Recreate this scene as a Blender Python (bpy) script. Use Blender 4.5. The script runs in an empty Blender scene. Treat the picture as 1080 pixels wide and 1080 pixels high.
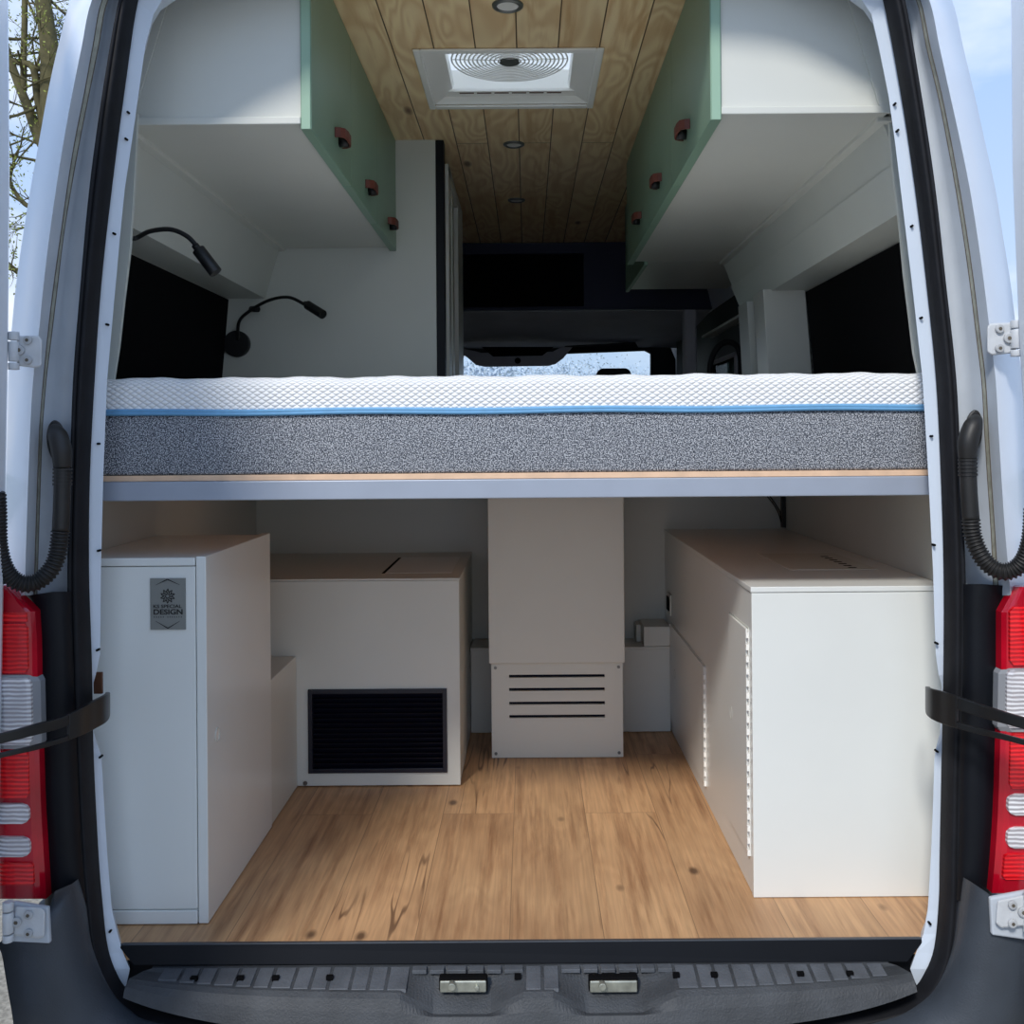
import bpy, bmesh, math, random
from mathutils import Vector, Matrix
random.seed(7)
F=1050.0; CX=556.0; CY=463.0; RL=0.0075; EYE=0.94
SC=bpy.context.scene
COL=SC.collection

def P(px,py,Y):
    """point seen at photo pixel px,py when it stands Y metres in front of the lens"""
    u=(px-CX)-RL*(py-CY); v=(py-CY)+RL*(px-CX)
    return Vector((u*Y/F, Y, EYE-v*Y/F))

# ------------------------------------------------------------------ materials
def new_mat(name):
    m=bpy.data.materials.new(name); m.use_nodes=True
    nt=m.node_tree; b=nt.nodes['Principled BSDF']
    return m,nt,b
def s2l(c):
    return tuple(((x/255.0)/12.92 if x/255.0<=0.04045 else ((x/255.0+0.055)/1.055)**2.4) for x in c)+(1.0,)
def simple(name,rgb,rough=0.5,metal=0.0,noise=0.06,scale=6.0,bump=0.0,bscale=200.0,coat=0.0,spec=None):
    m,nt,b=new_mat(name)
    c=s2l(rgb)
    tc=nt.nodes.new('ShaderNodeTexCoord')
    n=nt.nodes.new('ShaderNodeTexNoise'); n.inputs['Scale'].default_value=scale; n.inputs['Detail'].default_value=5
    nt.links.new(tc.outputs['Object'],n.inputs['Vector'])
    mp=nt.nodes.new('ShaderNodeMapRange'); mp.inputs['From Min'].default_value=0.25; mp.inputs['From Max'].default_value=0.75
    mp.inputs['To Min'].default_value=1-noise; mp.inputs['To Max'].default_value=1+noise
    nt.links.new(n.outputs['Fac'],mp.inputs['Value'])
    hs=nt.nodes.new('ShaderNodeHueSaturation'); hs.inputs['Color'].default_value=c
    nt.links.new(mp.outputs['Result'],hs.inputs['Value'])
    nt.links.new(hs.outputs['Color'],b.inputs['Base Color'])
    b.inputs['Roughness'].default_value=rough; b.inputs['Metallic'].default_value=metal
    b.inputs['Coat Weight'].default_value=coat
    if spec is not None: b.inputs['Specular IOR Level'].default_value=spec
    if bump>0:
        n2=nt.nodes.new('ShaderNodeTexNoise'); n2.inputs['Scale'].default_value=bscale; n2.inputs['Detail'].default_value=3
        nt.links.new(tc.outputs['Object'],n2.inputs['Vector'])
        bp=nt.nodes.new('ShaderNodeBump'); bp.inputs['Strength'].default_value=bump; bp.inputs['Distance'].default_value=0.002
        nt.links.new(n2.outputs['Fac'],bp.inputs['Height']); nt.links.new(bp.outputs['Normal'],b.inputs['Normal'])
    return m
M={}
M['white']=simple('painted_white',(212,213,205),0.38,noise=0.02,bump=0.05,bscale=90)
M['white_lining']=simple('lining_white',(200,203,196),0.45,noise=0.02,bump=0.05,bscale=60)
M['white_cab']=simple('satin_white_panel',(226,228,224),0.3,noise=0.015)
M['body']=simple('van_paint',(222,228,236),0.28,noise=0.03,scale=9,coat=0.4)
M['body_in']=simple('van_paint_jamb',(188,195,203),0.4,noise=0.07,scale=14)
M['seam']=simple('seam_sealer',(165,165,152),0.7,noise=0.25,scale=60)
M['grime']=simple('seam_grime',(92,84,72),0.8,noise=0.3,scale=80)
M['flange']=simple('inner_flange_paint',(206,216,228),0.35,noise=0.03,scale=9)
M['rubber']=simple('door_rubber',(28,29,33),0.6,noise=0.25,scale=25,bump=0.3,bscale=60,spec=0.2)
M['rubber_dark']=simple('dark_rubber',(16,18,24),0.5,noise=0.2,spec=0.3)
M['plastic']=simple('black_plastic',(33,37,43),0.5,noise=0.3,scale=12,bump=0.3,bscale=400)
M['cover']=simple('pillar_cover_plastic',(15,18,24),0.5,noise=0.3,scale=7,bump=0.15,bscale=60,spec=0.22)
M['bumper']=simple('bumper_plastic',(58,64,72),0.5,noise=0.2,scale=9,bump=0.3,bscale=300)
M['step']=simple('step_plastic',(60,63,67),0.6,noise=0.3,scale=16,bump=0.6,bscale=260)
M['step_pad']=simple('step_pad_plastic',(84,88,94),0.6,noise=0.25,scale=20,bump=0.5,bscale=200)
M['sill']=simple('black_sill_metal',(12,15,21),0.45,noise=0.15,spec=0.2)
M['black']=simple('matt_black',(10,10,12),0.9,noise=0.1,spec=0.1)
M['lamp_black']=simple('lamp_black',(14,15,17),0.45,noise=0.1)
M['navy']=simple('navy_paint',(22,28,58),0.6,noise=0.08)
M['grille']=simple('navy_black_grille',(13,17,34),0.4,noise=0.08)
M['cabgrey']=simple('headliner_grey',(190,190,198),0.9,noise=0.08,bump=0.3,bscale=300)
M['cabdark']=simple('cab_dark_trim',(24,27,33),0.7,noise=0.1)
M['sage']=simple('sage_green_paint',(128,158,136),0.4,noise=0.03)
M['sage_edge']=simple('sage_green_edge',(150,182,158),0.4,noise=0.03)
M['leather']=simple('tan_leather',(104,50,36),0.55,noise=0.15,scale=40)
M['steel']=simple('blue_grey_steel',(158,166,180),0.42,metal=0.1,noise=0.05,scale=12)
M['chrome']=simple('screw_metal',(150,150,150),0.3,metal=0.9)
M['hinge']=simple('hinge_paint',(200,203,206),0.4,noise=0.08,scale=40,bump=0.2)
M['bolt']=simple('bolt_paint',(178,180,182),0.4,noise=0.1,scale=50)
M['plaque']=simple('brushed_dark_plaque',(128,130,126),0.5,metal=0.1,noise=0.06)
M['print']=simple('black_print',(14,14,14),0.6,noise=0.0)
M['print_soft']=simple('grey_print',(66,68,66),0.6,noise=0.0)
M['blue']=simple('blue_piping',(108,164,206),0.6,noise=0.08,scale=60)
M['hose']=simple('hose_rubber',(30,29,28),0.5,noise=0.2,scale=30)
M['strap']=simple('check_strap_black',(22,23,24),0.35,noise=0.1)
M['brass']=simple('copper_bracket',(96,62,44),0.45,metal=0.5)
M['zinc']=simple('zinc_striker',(176,178,166),0.35,metal=0.7,noise=0.25,scale=60)
M['vent']=simple('vent_white_plastic',(240,239,234),0.4,noise=0.02)
M['slot']=simple('slot_dark',(16,20,44),0.8)
M['bezel']=simple('brushed_bezel',(120,122,120),0.35,metal=0.7)
M['bark']=simple('mossy_bark',(88,82,52),0.9,noise=0.35,scale=12,bump=0.8,bscale=40)
M['leaf']=simple('spring_leaf',(132,140,60),0.6,noise=0.25,scale=3)
M['hazed_bark']=simple('hazed_bark',(206,214,226),0.9,noise=0.1)  # distance haze put into the colour, far paler than real bark
M['gravel']=simple('gravel',(150,143,130),0.95,noise=0.45,scale=70,bump=1.0,bscale=120)
M['grass']=simple('far_field',(120,128,100),0.95,noise=0.2,scale=0.2)

def glass_mat(name,rgb,rough=0.12,bscale=60,ribs=True,alpha_trans=0.0,col2=None):
    m,nt,b=new_mat(name)
    tc=nt.nodes.new('ShaderNodeTexCoord')
    w=nt.nodes.new('ShaderNodeTexWave'); w.wave_type='BANDS'; w.bands_direction='Z'
    w.inputs['Scale'].default_value=bscale; w.inputs['Distortion'].default_value=1.5; w.inputs['Detail'].default_value=1
    nt.links.new(tc.outputs['Object'],w.inputs['Vector'])
    vo=nt.nodes.new('ShaderNodeTexNoise'); vo.inputs['Scale'].default_value=14; vo.inputs['Detail'].default_value=3
    nt.links.new(tc.outputs['Object'],vo.inputs['Vector'])
    mix=nt.nodes.new('ShaderNodeMath'); mix.operation='MULTIPLY'
    nt.links.new(w.outputs['Fac'],mix.inputs[0]); nt.links.new(vo.outputs['Fac'],mix.inputs[1])
    cr=nt.nodes.new('ShaderNodeValToRGB'); cr.color_ramp.elements[0].position=0.05; cr.color_ramp.elements[1].position=0.55
    cr.color_ramp.elements[0].color=s2l(col2 or tuple(int(x*0.5) for x in rgb)); cr.color_ramp.elements[1].color=s2l(rgb)
    nt.links.new(mix.outputs[0],cr.inputs['Fac']); nt.links.new(cr.outputs['Color'],b.inputs['Base Color'])
    bp=nt.nodes.new('ShaderNodeBump'); bp.inputs['Strength'].default_value=0.35; bp.inputs['Distance'].default_value=0.002
    nt.links.new(w.outputs['Fac'],bp.inputs['Height']); nt.links.new(bp.outputs['Normal'],b.inputs['Normal'])
    b.inputs['Roughness'].default_value=rough; b.inputs['Coat Weight'].default_value=0.6
    b.inputs['Coat Roughness'].default_value=0.05
    return m
M['red']=glass_mat('red_lens',(255,34,40),bscale=42,col2=(190,8,22))
M['red_deep']=glass_mat('deep_red_housing',(200,14,40),bscale=2,col2=(170,8,32))
M['clear']=glass_mat('clear_lens',(250,250,252),bscale=42,col2=(170,165,168))
M['clear_frame']=simple('grey_lens_frame',(150,152,156),0.3)

def mattress_white():
    m,nt,b=new_mat('quilted_white_knit')
    tc=nt.nodes.new('ShaderNodeTexCoord'); sp=nt.nodes.new('ShaderNodeSeparateXYZ')
    nt.links.new(tc.outputs['Object'],sp.inputs[0])
    def math_(op,a,bv=None):
        n=nt.nodes.new('ShaderNodeMath'); n.operation=op
        for i,x in enumerate((a,bv)):
            if x is None: continue
            if isinstance(x,(int,float)): n.inputs[i].default_value=x
            else: nt.links.new(x,n.inputs[i])
        return n.outputs[0]
    ns=nt.nodes.new('ShaderNodeTexNoise'); ns.inputs['Scale'].default_value=14; nt.links.new(tc.outputs['Object'],ns.inputs['Vector'])
    wob=math_('MULTIPLY',ns.outputs['Fac'],1.2)
    x=math_('ADD',math_('MULTIPLY',sp.outputs['X'],math.pi/0.017),wob)
    zz=math_('ADD',sp.outputs['Z'],sp.outputs['Y'])
    z=math_('MULTIPLY',zz,math.pi/0.011)
    a=math_('ABSOLUTE',math_('SINE',math_('ADD',x,z))); c=math_('ABSOLUTE',math_('SINE',math_('SUBTRACT',x,z)))
    h=math_('POWER',math_('MULTIPLY',a,c),0.6)
    cr=nt.nodes.new('ShaderNodeValToRGB'); cr.color_ramp.elements[0].color=s2l((222,224,226)); cr.color_ramp.elements[1].color=s2l((250,250,250))
    cr.color_ramp.elements[1].position=0.55
    nt.links.new(h,cr.inputs['Fac']); nt.links.new(cr.outputs['Color'],b.inputs['Base Color'])
    bp=nt.nodes.new('ShaderNodeBump'); bp.inputs['Strength'].default_value=0.7; bp.inputs['Distance'].default_value=0.004
    nt.links.new(h,bp.inputs['Height']); nt.links.new(bp.outputs['Normal'],b.inputs['Normal'])
    b.inputs['Roughness'].default_value=0.85
    return m
M['knit']=mattress_white()
def grey_weave():
    m,nt,b=new_mat('grey_melange_fabric')
    tc=nt.nodes.new('ShaderNodeTexCoord')
    n=nt.nodes.new('ShaderNodeTexNoise'); n.inputs['Scale'].default_value=430; n.inputs['Detail'].default_value=2
    nt.links.new(tc.outputs['Object'],n.inputs['Vector'])
    cr=nt.nodes.new('ShaderNodeValToRGB'); e=cr.color_ramp.elements
    e[0].position=0.40; e[0].color=s2l((52,56,64)); e[1].position=0.62; e[1].color=s2l((196,198,202))
    x=e.new(0.5); x.color=s2l((112,116,124))
    nt.links.new(n.outputs['Fac'],cr.inputs['Fac']); nt.links.new(cr.outputs['Color'],b.inputs['Base Color'])
    bp=nt.nodes.new('ShaderNodeBump'); bp.inputs['Strength'].default_value=0.5; bp.inputs['Distance'].default_value=0.002
    nt.links.new(n.outputs['Fac'],bp.inputs['Height']); nt.links.new(bp.outputs['Normal'],b.inputs['Normal'])
    b.inputs['Roughness'].default_value=0.95
    return m
M['melange']=grey_weave()

def wood(name,width,length,cA,cB,cDark,knot_col,grain=(34,2.2),seam=0.012,seam_col=(60,40,22),rough=0.45,shift=0.0,figure=1.0,knots=1.0,cracks=False,kscale=(5.0,2.6)):
    """planks running along Y, 'width' wide in X"""
    m,nt,b=new_mat(name); N=nt.nodes; L=nt.links
    tc=N.new('ShaderNodeTexCoord')
    mp=N.new('ShaderNodeMapping'); mp.inputs['Rotation'].default_value=(0,0,math.pi/2); mp.inputs['Location'].default_value=(0,shift,0)
    L.new(tc.outputs['Object'],mp.inputs['Vector'])
    br=N.new('ShaderNodeTexBrick'); br.offset=0.37; br.offset_frequency=2; br.squash=1.0
    br.inputs['Color1'].default_value=(0,0,0,1); br.inputs['Color2'].default_value=(1,1,1,1); br.inputs['Mortar'].default_value=(0.5,0.5,0.5,1)
    br.inputs['Scale'].default_value=1.0; br.inputs['Brick Width'].default_value=length; br.inputs['Row Height'].default_value=width
    br.inputs['Mortar Size'].default_value=seam*width; br.inputs['Mortar Smooth'].default_value=0.3
    L.new(mp.outputs['Vector'],br.inputs['Vector'])
    # per plank random offset
    off=N.new('ShaderNodeVectorMath'); off.operation='SCALE'; off.inputs['Scale'].default_value=7.3
    L.new(br.outputs['Color'],off.inputs[0])
    ad=N.new('ShaderNodeVectorMath'); ad.operation='ADD'; L.new(tc.outputs['Object'],ad.inputs[0]); L.new(off.outputs[0],ad.inputs[1])
    g=N.new('ShaderNodeMapping'); g.inputs['Scale'].default_value=(grain[0],grain[1],1); L.new(ad.outputs[0],g.inputs['Vector'])
    n1=N.new('ShaderNodeTexNoise'); n1.inputs['Scale'].default_value=1.0; n1.inputs['Detail'].default_value=8; n1.inputs['Roughness'].default_value=0.65
    L.new(g.outputs[0],n1.inputs['Vector'])
    # figure: contour lines of a stretched noise
    g2=N.new('ShaderNodeMapping'); g2.inputs['Scale'].default_value=(9,2.2,1); L.new(ad.outputs[0],g2.inputs['Vector'])
    n2=N.new('ShaderNodeTexNoise'); n2.inputs['Scale'].default_value=1.0; n2.inputs['Detail'].default_value=1.5; n2.inputs['Distortion'].default_value=0.4
    L.new(g2.outputs[0],n2.inputs['Vector'])
    mu=N.new('ShaderNodeMath'); mu.operation='MULTIPLY'; mu.inputs[1].default_value=55; L.new(n2.outputs['Fac'],mu.inputs[0])
    si=N.new('ShaderNodeMath'); si.operation='SINE'; L.new(mu.outputs[0],si.inputs[0])
    fr=N.new('ShaderNodeMapRange'); fr.inputs['From Min'].default_value=-1; fr.inputs['From Max'].default_value=1; L.new(si.outputs[0],fr.inputs['Value'])
    base=N.new('ShaderNodeMix'); base.data_type='RGBA'; base.inputs[6].default_value=s2l(cA); base.inputs[7].default_value=s2l(cB)
    n3=N.new('ShaderNodeTexNoise'); n3.inputs['Scale'].default_value=3.0; n3.inputs['Detail'].default_value=3; L.new(ad.outputs[0],n3.inputs['Vector'])
    r3=N.new('ShaderNodeMapRange'); r3.inputs['From Min'].default_value=0.3; r3.inputs['From Max'].default_value=0.7; L.new(n3.outputs['Fac'],r3.inputs['Value'])
    L.new(r3.outputs[0],base.inputs[0])
    # grain darkening
    r1=N.new('ShaderNodeMapRange'); r1.inputs['From Min'].default_value=0.50; r1.inputs['From Max'].default_value=0.74; L.new(n1.outputs['Fac'],r1.inputs['Value'])
    r1.inputs['To Max'].default_value=0.85
    gm=N.new('ShaderNodeMix'); gm.data_type='RGBA'; L.new(r1.outputs[0],gm.inputs[0]); L.new(base.outputs[2],gm.inputs[6]); gm.inputs[7].default_value=s2l(cDark)
    fm=N.new('ShaderNodeMath'); fm.operation='MULTIPLY'; fm.inputs[1].default_value=0.32*figure; L.new(fr.outputs[0],fm.inputs[0])
    gf=N.new('ShaderNodeMix'); gf.data_type='RGBA'; L.new(fm.outputs[0],gf.inputs[0]); L.new(gm.outputs[2],gf.inputs[6]); gf.inputs[7].default_value=s2l(cDark)
    # knots
    g4=N.new('ShaderNodeMapping'); g4.inputs['Scale'].default_value=(kscale[0],kscale[1],0.0); L.new(ad.outputs[0],g4.inputs['Vector'])
    vo=N.new('ShaderNodeTexVoronoi'); vo.inputs['Scale'].default_value=1.0; L.new(g4.outputs[0],vo.inputs['Vector'])
    kr=N.new('ShaderNodeMapRange'); kr.inputs['From Min'].default_value=0.045; kr.inputs['From Max'].default_value=0.11; kr.inputs['To Min'].default_value=0.85*knots; kr.inputs['To Max'].default_value=0.0
    L.new(vo.outputs['Distance'],kr.inputs['Value'])
    gk=N.new('ShaderNodeMix'); gk.data_type='RGBA'; L.new(kr.outputs[0],gk.inputs[0]); L.new(gf.outputs[2],gk.inputs[6]); gk.inputs[7].default_value=s2l(knot_col)
    # per plank value
    hv=N.new('ShaderNodeHueSaturation'); L.new(gk.outputs[2],hv.inputs['Color'])
    pv=N.new('ShaderNodeMapRange'); pv.inputs['To Min'].default_value=0.92; pv.inputs['To Max'].default_value=1.07
    sx=N.new('ShaderNodeSeparateXYZ'); L.new(br.outputs['Color'],sx.inputs[0]); L.new(sx.outputs[0],pv.inputs['Value']); L.new(pv.outputs[0],hv.inputs['Value'])
    sm=N.new('ShaderNodeMix'); sm.data_type='RGBA'; L.new(br.outputs['Fac'],sm.inputs[0]); L.new(hv.outputs['Color'],sm.inputs[6]); sm.inputs[7].default_value=s2l(seam_col)
    L.new(sm.outputs[2],b.inputs['Base Color']); b.inputs['Roughness'].default_value=rough
    if cracks:
        gx=N.new('ShaderNodeMapping'); gx.inputs['Scale'].default_value=(11.0,0.7,1); L.new(ad.outputs[0],gx.inputs['Vector'])
        nx=N.new('ShaderNodeTexNoise'); nx.inputs['Scale'].default_value=1.0; nx.inputs['Detail'].default_value=3; L.new(gx.outputs[0],nx.inputs['Vector'])
        d1=N.new('ShaderNodeMath'); d1.operation='SUBTRACT'; d1.inputs[1].default_value=0.5; L.new(nx.outputs['Fac'],d1.inputs[0])
        d2=N.new('ShaderNodeMath'); d2.operation='ABSOLUTE'; L.new(d1.outputs[0],d2.inputs[0])
        d3=N.new('ShaderNodeMapRange'); d3.inputs['From Min'].default_value=0.003; d3.inputs['From Max'].default_value=0.010; d3.inputs['To Min'].default_value=1; d3.inputs['To Max'].default_value=0; L.new(d2.outputs[0],d3.inputs['Value'])
        nm=N.new('ShaderNodeTexNoise'); nm.inputs['Scale'].default_value=2.6; nm.inputs['Detail'].default_value=2; L.new(ad.outputs[0],nm.inputs['Vector'])
        m1=N.new('ShaderNodeMapRange'); m1.inputs['From Min'].default_value=0.52; m1.inputs['From Max'].default_value=0.62; m1.inputs['To Max'].default_value=0.75; L.new(nm.outputs['Fac'],m1.inputs['Value'])
        m2=N.new('ShaderNodeMath'); m2.operation='MULTIPLY'; L.new(d3.outputs[0],m2.inputs[0]); L.new(m1.outputs[0],m2.inputs[1])
        cm=N.new('ShaderNodeMix'); cm.data_type='RGBA'; L.new(m2.outputs[0],cm.inputs[0]); L.new(sm.outputs[2],cm.inputs[6]); cm.inputs[7].default_value=s2l((84,54,36))
        gf2=N.new('ShaderNodeMapping'); gf2.inputs['Scale'].default_value=(150,5,1); L.new(ad.outputs[0],gf2.inputs['Vector'])
        nf=N.new('ShaderNodeTexNoise'); nf.inputs['Scale'].default_value=1.0; nf.inputs['Detail'].default_value=5; L.new(gf2.outputs[0],nf.inputs['Vector'])
        rf=N.new('ShaderNodeMapRange'); rf.inputs['From Min'].default_value=0.3; rf.inputs['From Max'].default_value=0.7; rf.inputs['To Min'].default_value=0.84; rf.inputs['To Max'].default_value=1.12; L.new(nf.outputs['Fac'],rf.inputs['Value'])
        hf=N.new('ShaderNodeHueSaturation'); L.new(cm.outputs[2],hf.inputs['Color']); L.new(rf.outputs[0],hf.inputs['Value'])
        L.new(hf.outputs['Color'],b.inputs['Base Color'])
    bp=N.new('ShaderNodeBump'); bp.inputs['Strength'].default_value=0.12; bp.inputs['Distance'].default_value=0.002; bp.invert=True
    L.new(n1.outputs['Fac'],bp.inputs['Height']); L.new(bp.outputs['Normal'],b.inputs['Normal'])
    return m
M['floorwood']=wood('oak_vinyl_planks',0.178,1.25,(188,146,106),(208,166,122),(134,90,58),(66,42,28),seam=0.005,seam_col=(140,108,78),rough=0.5,shift=0.04,figure=0.35,knots=0.95,grain=(36,2.2),cracks=True,kscale=(8.0,4.4))
M['pine']=wood('knotty_pine_planks',0.1047,9.0,(238,212,166),(246,222,176),(200,152,98),(98,56,30),seam=0.018,seam_col=(80,54,28),rough=0.5,shift=0.019,figure=1.4,grain=(26,1.5),kscale=(6,2.2))
M['ply']=simple('plywood_edge',(226,190,158),0.6,noise=0.12,scale=30)

def translucent(name,rgb,w=1.0):
    m,nt,b=new_mat(name); nt.nodes.remove(b)
    t=nt.nodes.new('ShaderNodeBsdfTranslucent'); t.inputs['Color'].default_value=s2l(rgb)
    d=nt.nodes.new('ShaderNodeBsdfDiffuse'); d.inputs['Color'].default_value=s2l(rgb)
    mx=nt.nodes.new('ShaderNodeMixShader'); mx.inputs[0].default_value=0.15
    nt.links.new(t.outputs[0],mx.inputs[1]); nt.links.new(d.outputs[0],mx.inputs[2])
    nt.links.new(mx.outputs[0],nt.nodes['Material Output'].inputs['Surface'])
    return m
M['lid']=translucent('milky_vent_lid',(245,245,242))
def pane_mat(name,tint):
    m,nt,b=new_mat(name); nt.nodes.remove(b)
    t=nt.nodes.new('ShaderNodeBsdfTransparent'); t.inputs['Color'].default_value=tint
    g=nt.nodes.new('ShaderNodeBsdfGlossy'); g.inputs['Roughness'].default_value=0.02
    mx=nt.nodes.new('ShaderNodeMixShader'); mx.inputs[0].default_value=0.06
    nt.links.new(t.outputs[0],mx.inputs[1]); nt.links.new(g.outputs[0],mx.inputs[2])
    nt.links.new(mx.outputs[0],nt.nodes['Material Output'].inputs['Surface'])
    return m
M['glass']=pane_mat('window_glass',(0.86,0.92,0.92,1))
M['glass_dark']=pane_mat('tinted_glass',(0.42,0.52,0.50,1))
def emis(name,rgb,s):
    m,nt,b=new_mat(name); b.inputs['Base Color'].default_value=s2l(rgb); b.inputs['Emission Color'].default_value=s2l(rgb); b.inputs['Emission Strength'].default_value=s
    return m
M['diffuser']=simple('frosted_diffuser',(228,226,220),0.5)

# ------------------------------------------------------------------ object helpers
def link(name,me,mat,parent=None,smooth=False):
    o=bpy.data.objects.new(name,me); COL.objects.link(o)
    if mat is not None: me.materials.append(mat)
    if parent is not None:
        o.parent=parent
        o.matrix_parent_inverse=Matrix.Translation(parent.location).inverted() if parent.type=='EMPTY' else Matrix.Identity(4)
    if smooth:
        for p in me.polygons: p.use_smooth=True
    return o
def py(name,vs,fs,mat,parent=None,smooth=False,fix=True,bevel=0,seg=2,solid=0,auto=None):
    bm=bmesh.new()
    vv=[bm.verts.new(v) for v in vs]
    for f in fs:
        try: bm.faces.new([vv[i] for i in f])
        except ValueError: pass
    if fix: bmesh.ops.recalc_face_normals(bm,faces=bm.faces)
    return fin(name,bm,mat,parent,smooth,bevel,seg,solid,auto)
def fin(name,bm,mat,parent=None,smooth=False,bevel=0,seg=2,solid=0,auto=None):
    me=bpy.data.meshes.new(name); bm.to_mesh(me); bm.free()
    o=link(name,me,mat,parent,smooth)
    if solid:
        s=o.modifiers.new('s','SOLIDIFY'); s.thickness=solid; s.offset=0
    if bevel>0:
        b=o.modifiers.new('b','BEVEL'); b.width=bevel; b.segments=seg; b.limit_method='ANGLE'; b.angle_limit=0.6
    return o
def addbox(bm,a,b,M4=None):
    x0,y0,z0=a; x1,y1,z1=b
    cs=[(x0,y0,z0),(x1,y0,z0),(x1,y1,z0),(x0,y1,z0),(x0,y0,z1),(x1,y0,z1),(x1,y1,z1),(x0,y1,z1)]
    v=[bm.verts.new((M4@Vector(c)) if M4 else c) for c in cs]
    for f in ((0,3,2,1),(4,5,6,7),(0,1,5,4),(1,2,6,5),(2,3,7,6),(3,0,4,7)): bm.faces.new([v[i] for i in f])
def box(name,a,b,mat,parent=None,bevel=0.002,seg=2):
    bm=bmesh.new(); addbox(bm,a,b); return fin(name,bm,mat,parent,bevel=bevel,seg=seg)
def boxes(name,lst,mat,parent=None,bevel=0.0,seg=1):
    bm=bmesh.new()
    for a,b in lst: addbox(bm,a,b)
    return fin(name,bm,mat,parent,bevel=bevel,seg=seg)
def frame_axes(d):
    d=d.normalized(); up=Vector((0,0,1)) if abs(d.z)<0.95 else Vector((0,1,0))
    a=d.cross(up).normalized(); return a,a.cross(d).normalized()
def addcyl(bm,p0,p1,r0,r1=None,n=16,caps=True):
    p0=Vector(p0); p1=Vector(p1); r1=r0 if r1 is None else r1
    a,b=frame_axes(p1-p0)
    A=[bm.verts.new(p0+(a*math.cos(t)+b*math.sin(t))*r0) for t in [2*math.pi*i/n for i in range(n)]]
    B=[bm.verts.new(p1+(a*math.cos(t)+b*math.sin(t))*r1) for t in [2*math.pi*i/n for i in range(n)]]
    for i in range(n): bm.faces.new((A[i],A[(i+1)%n],B[(i+1)%n],B[i]))
    if caps: bm.faces.new(A[::-1]); bm.faces.new(B)
def cyl(name,p0,p1,r0,mat,parent=None,r1=None,n=20,bevel=0.0):
    bm=bmesh.new(); addcyl(bm,p0,p1,r0,r1,n); bmesh.ops.recalc_face_normals(bm,faces=bm.faces)
    o=fin(name,bm,mat,parent,bevel=bevel)
    for p in o.data.polygons: p.use_smooth=len(p.vertices)==4
    return o
def catmull(pts,k=6):
    pts=[Vector(p) for p in pts]; out=[]
    for i in range(len(pts)-1):
        p0=pts[max(i-1,0)]; p1=pts[i]; p2=pts[i+1]; p3=pts[min(i+2,len(pts)-1)]
        for j in range(k):
            t=j/k
            out.append(0.5*((2*p1)+(p2-p0)*t+(2*p0-5*p1+4*p2-p3)*t*t+(3*p1-p0-3*p2+p3)*t**3))
    out.append(pts[-1]); return out
def addtube(bm,pts,rad,n=10,caps=True):
    pts=[Vector(p) for p in pts]
    rings=[]; a=None
    for i,p in enumerate(pts):
        d=(pts[min(i+1,len(pts)-1)]-pts[max(i-1,0)])
        if d.length<1e-9: d=Vector((0,0,1))
        d.normalize()
        if a is None: a,b=frame_axes(d)
        else:
            a=(a-d*a.dot(d)).normalized(); b=d.cross(a)*-1
        b=a.cross(d)
        r=rad[i] if isinstance(rad,(list,tuple)) else rad
        rings.append([bm.verts.new(p+(a*math.cos(2*math.pi*j/n)+b*math.sin(2*math.pi*j/n))*r) for j in range(n)])
    for i in range(len(rings)-1):
        for j in range(n): bm.faces.new((rings[i][j],rings[i][(j+1)%n],rings[i+1][(j+1)%n],rings[i+1][j]))
    if caps: bm.faces.new(rings[0]); bm.faces.new(rings[-1])
def tube(name,pts,rad,mat,parent=None,n=10):
    bm=bmesh.new(); addtube(bm,pts,rad,n); bmesh.ops.recalc_face_normals(bm,faces=bm.faces)
    o=fin(name,bm,mat,parent,smooth=True); return o
def loft(name,rings,mat,parent=None,smooth=True,solid=0,closed=False,flip=False):
    n=len(rings[0]); vs=[v for r in rings for v in r]; fs=[]
    for k in range(len(rings)-1):
        for i in range(n-1+(1 if closed else 0)):
            j=(i+1)%n
            fs.append((k*n+i,k*n+j,(k+1)*n+j,(k+1)*n+i))
    return py(name,vs,fs,mat,parent,smooth=smooth,solid=solid)
def extr(name,prof,y0,y1,mat,parent=None,bevel=0,axis='Y'):
    """closed polygon profile extruded along an axis; profile in the other two (X,Z)"""
    n=len(prof)
    if axis=='Y': vs=[(a,y0,b) for a,b in prof]+[(a,y1,b) for a,b in prof]
    elif axis=='X': vs=[(y0,a,b) for a,b in prof]+[(y1,a,b) for a,b in prof]
    else: vs=[(a,b,y0) for a,b in prof]+[(a,b,y1) for a,b in prof]
    fs=[tuple(range(n)),tuple(range(2*n-1,n-1,-1))]+[(i,(i+1)%n,n+(i+1)%n,n+i) for i in range(n)]
    return py(name,vs,fs,mat,parent,bevel=bevel)
def thing(name,loc,label,cat,group=None):
    o=bpy.data.objects.new(name,None); COL.objects.link(o); o.location=Vector(loc); o.empty_display_size=0.05
    tag(o,label,cat,group); return o
def tag(o,label,cat,group=None,kind=None):
    o['label']=label; o['category']=cat
    if group: o['group']=group
    if kind: o['kind']=kind
    return o
def struct(o,label=None,cat=None):
    o['kind']='structure'
    if label: o['label']=label
    if cat: o['category']=cat
    return o
def copy_tree(root,delta,label=None,mirror=False):
    r=root.copy(); COL.objects.link(r); r.location=root.location+Vector(delta)
    if label: r['label']=label
    for ch in list(root.children):
        c=ch.copy(); COL.objects.link(c); c.parent=r
        for g in list(ch.children):
            d=g.copy(); COL.objects.link(d); d.parent=c
    return r

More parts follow.
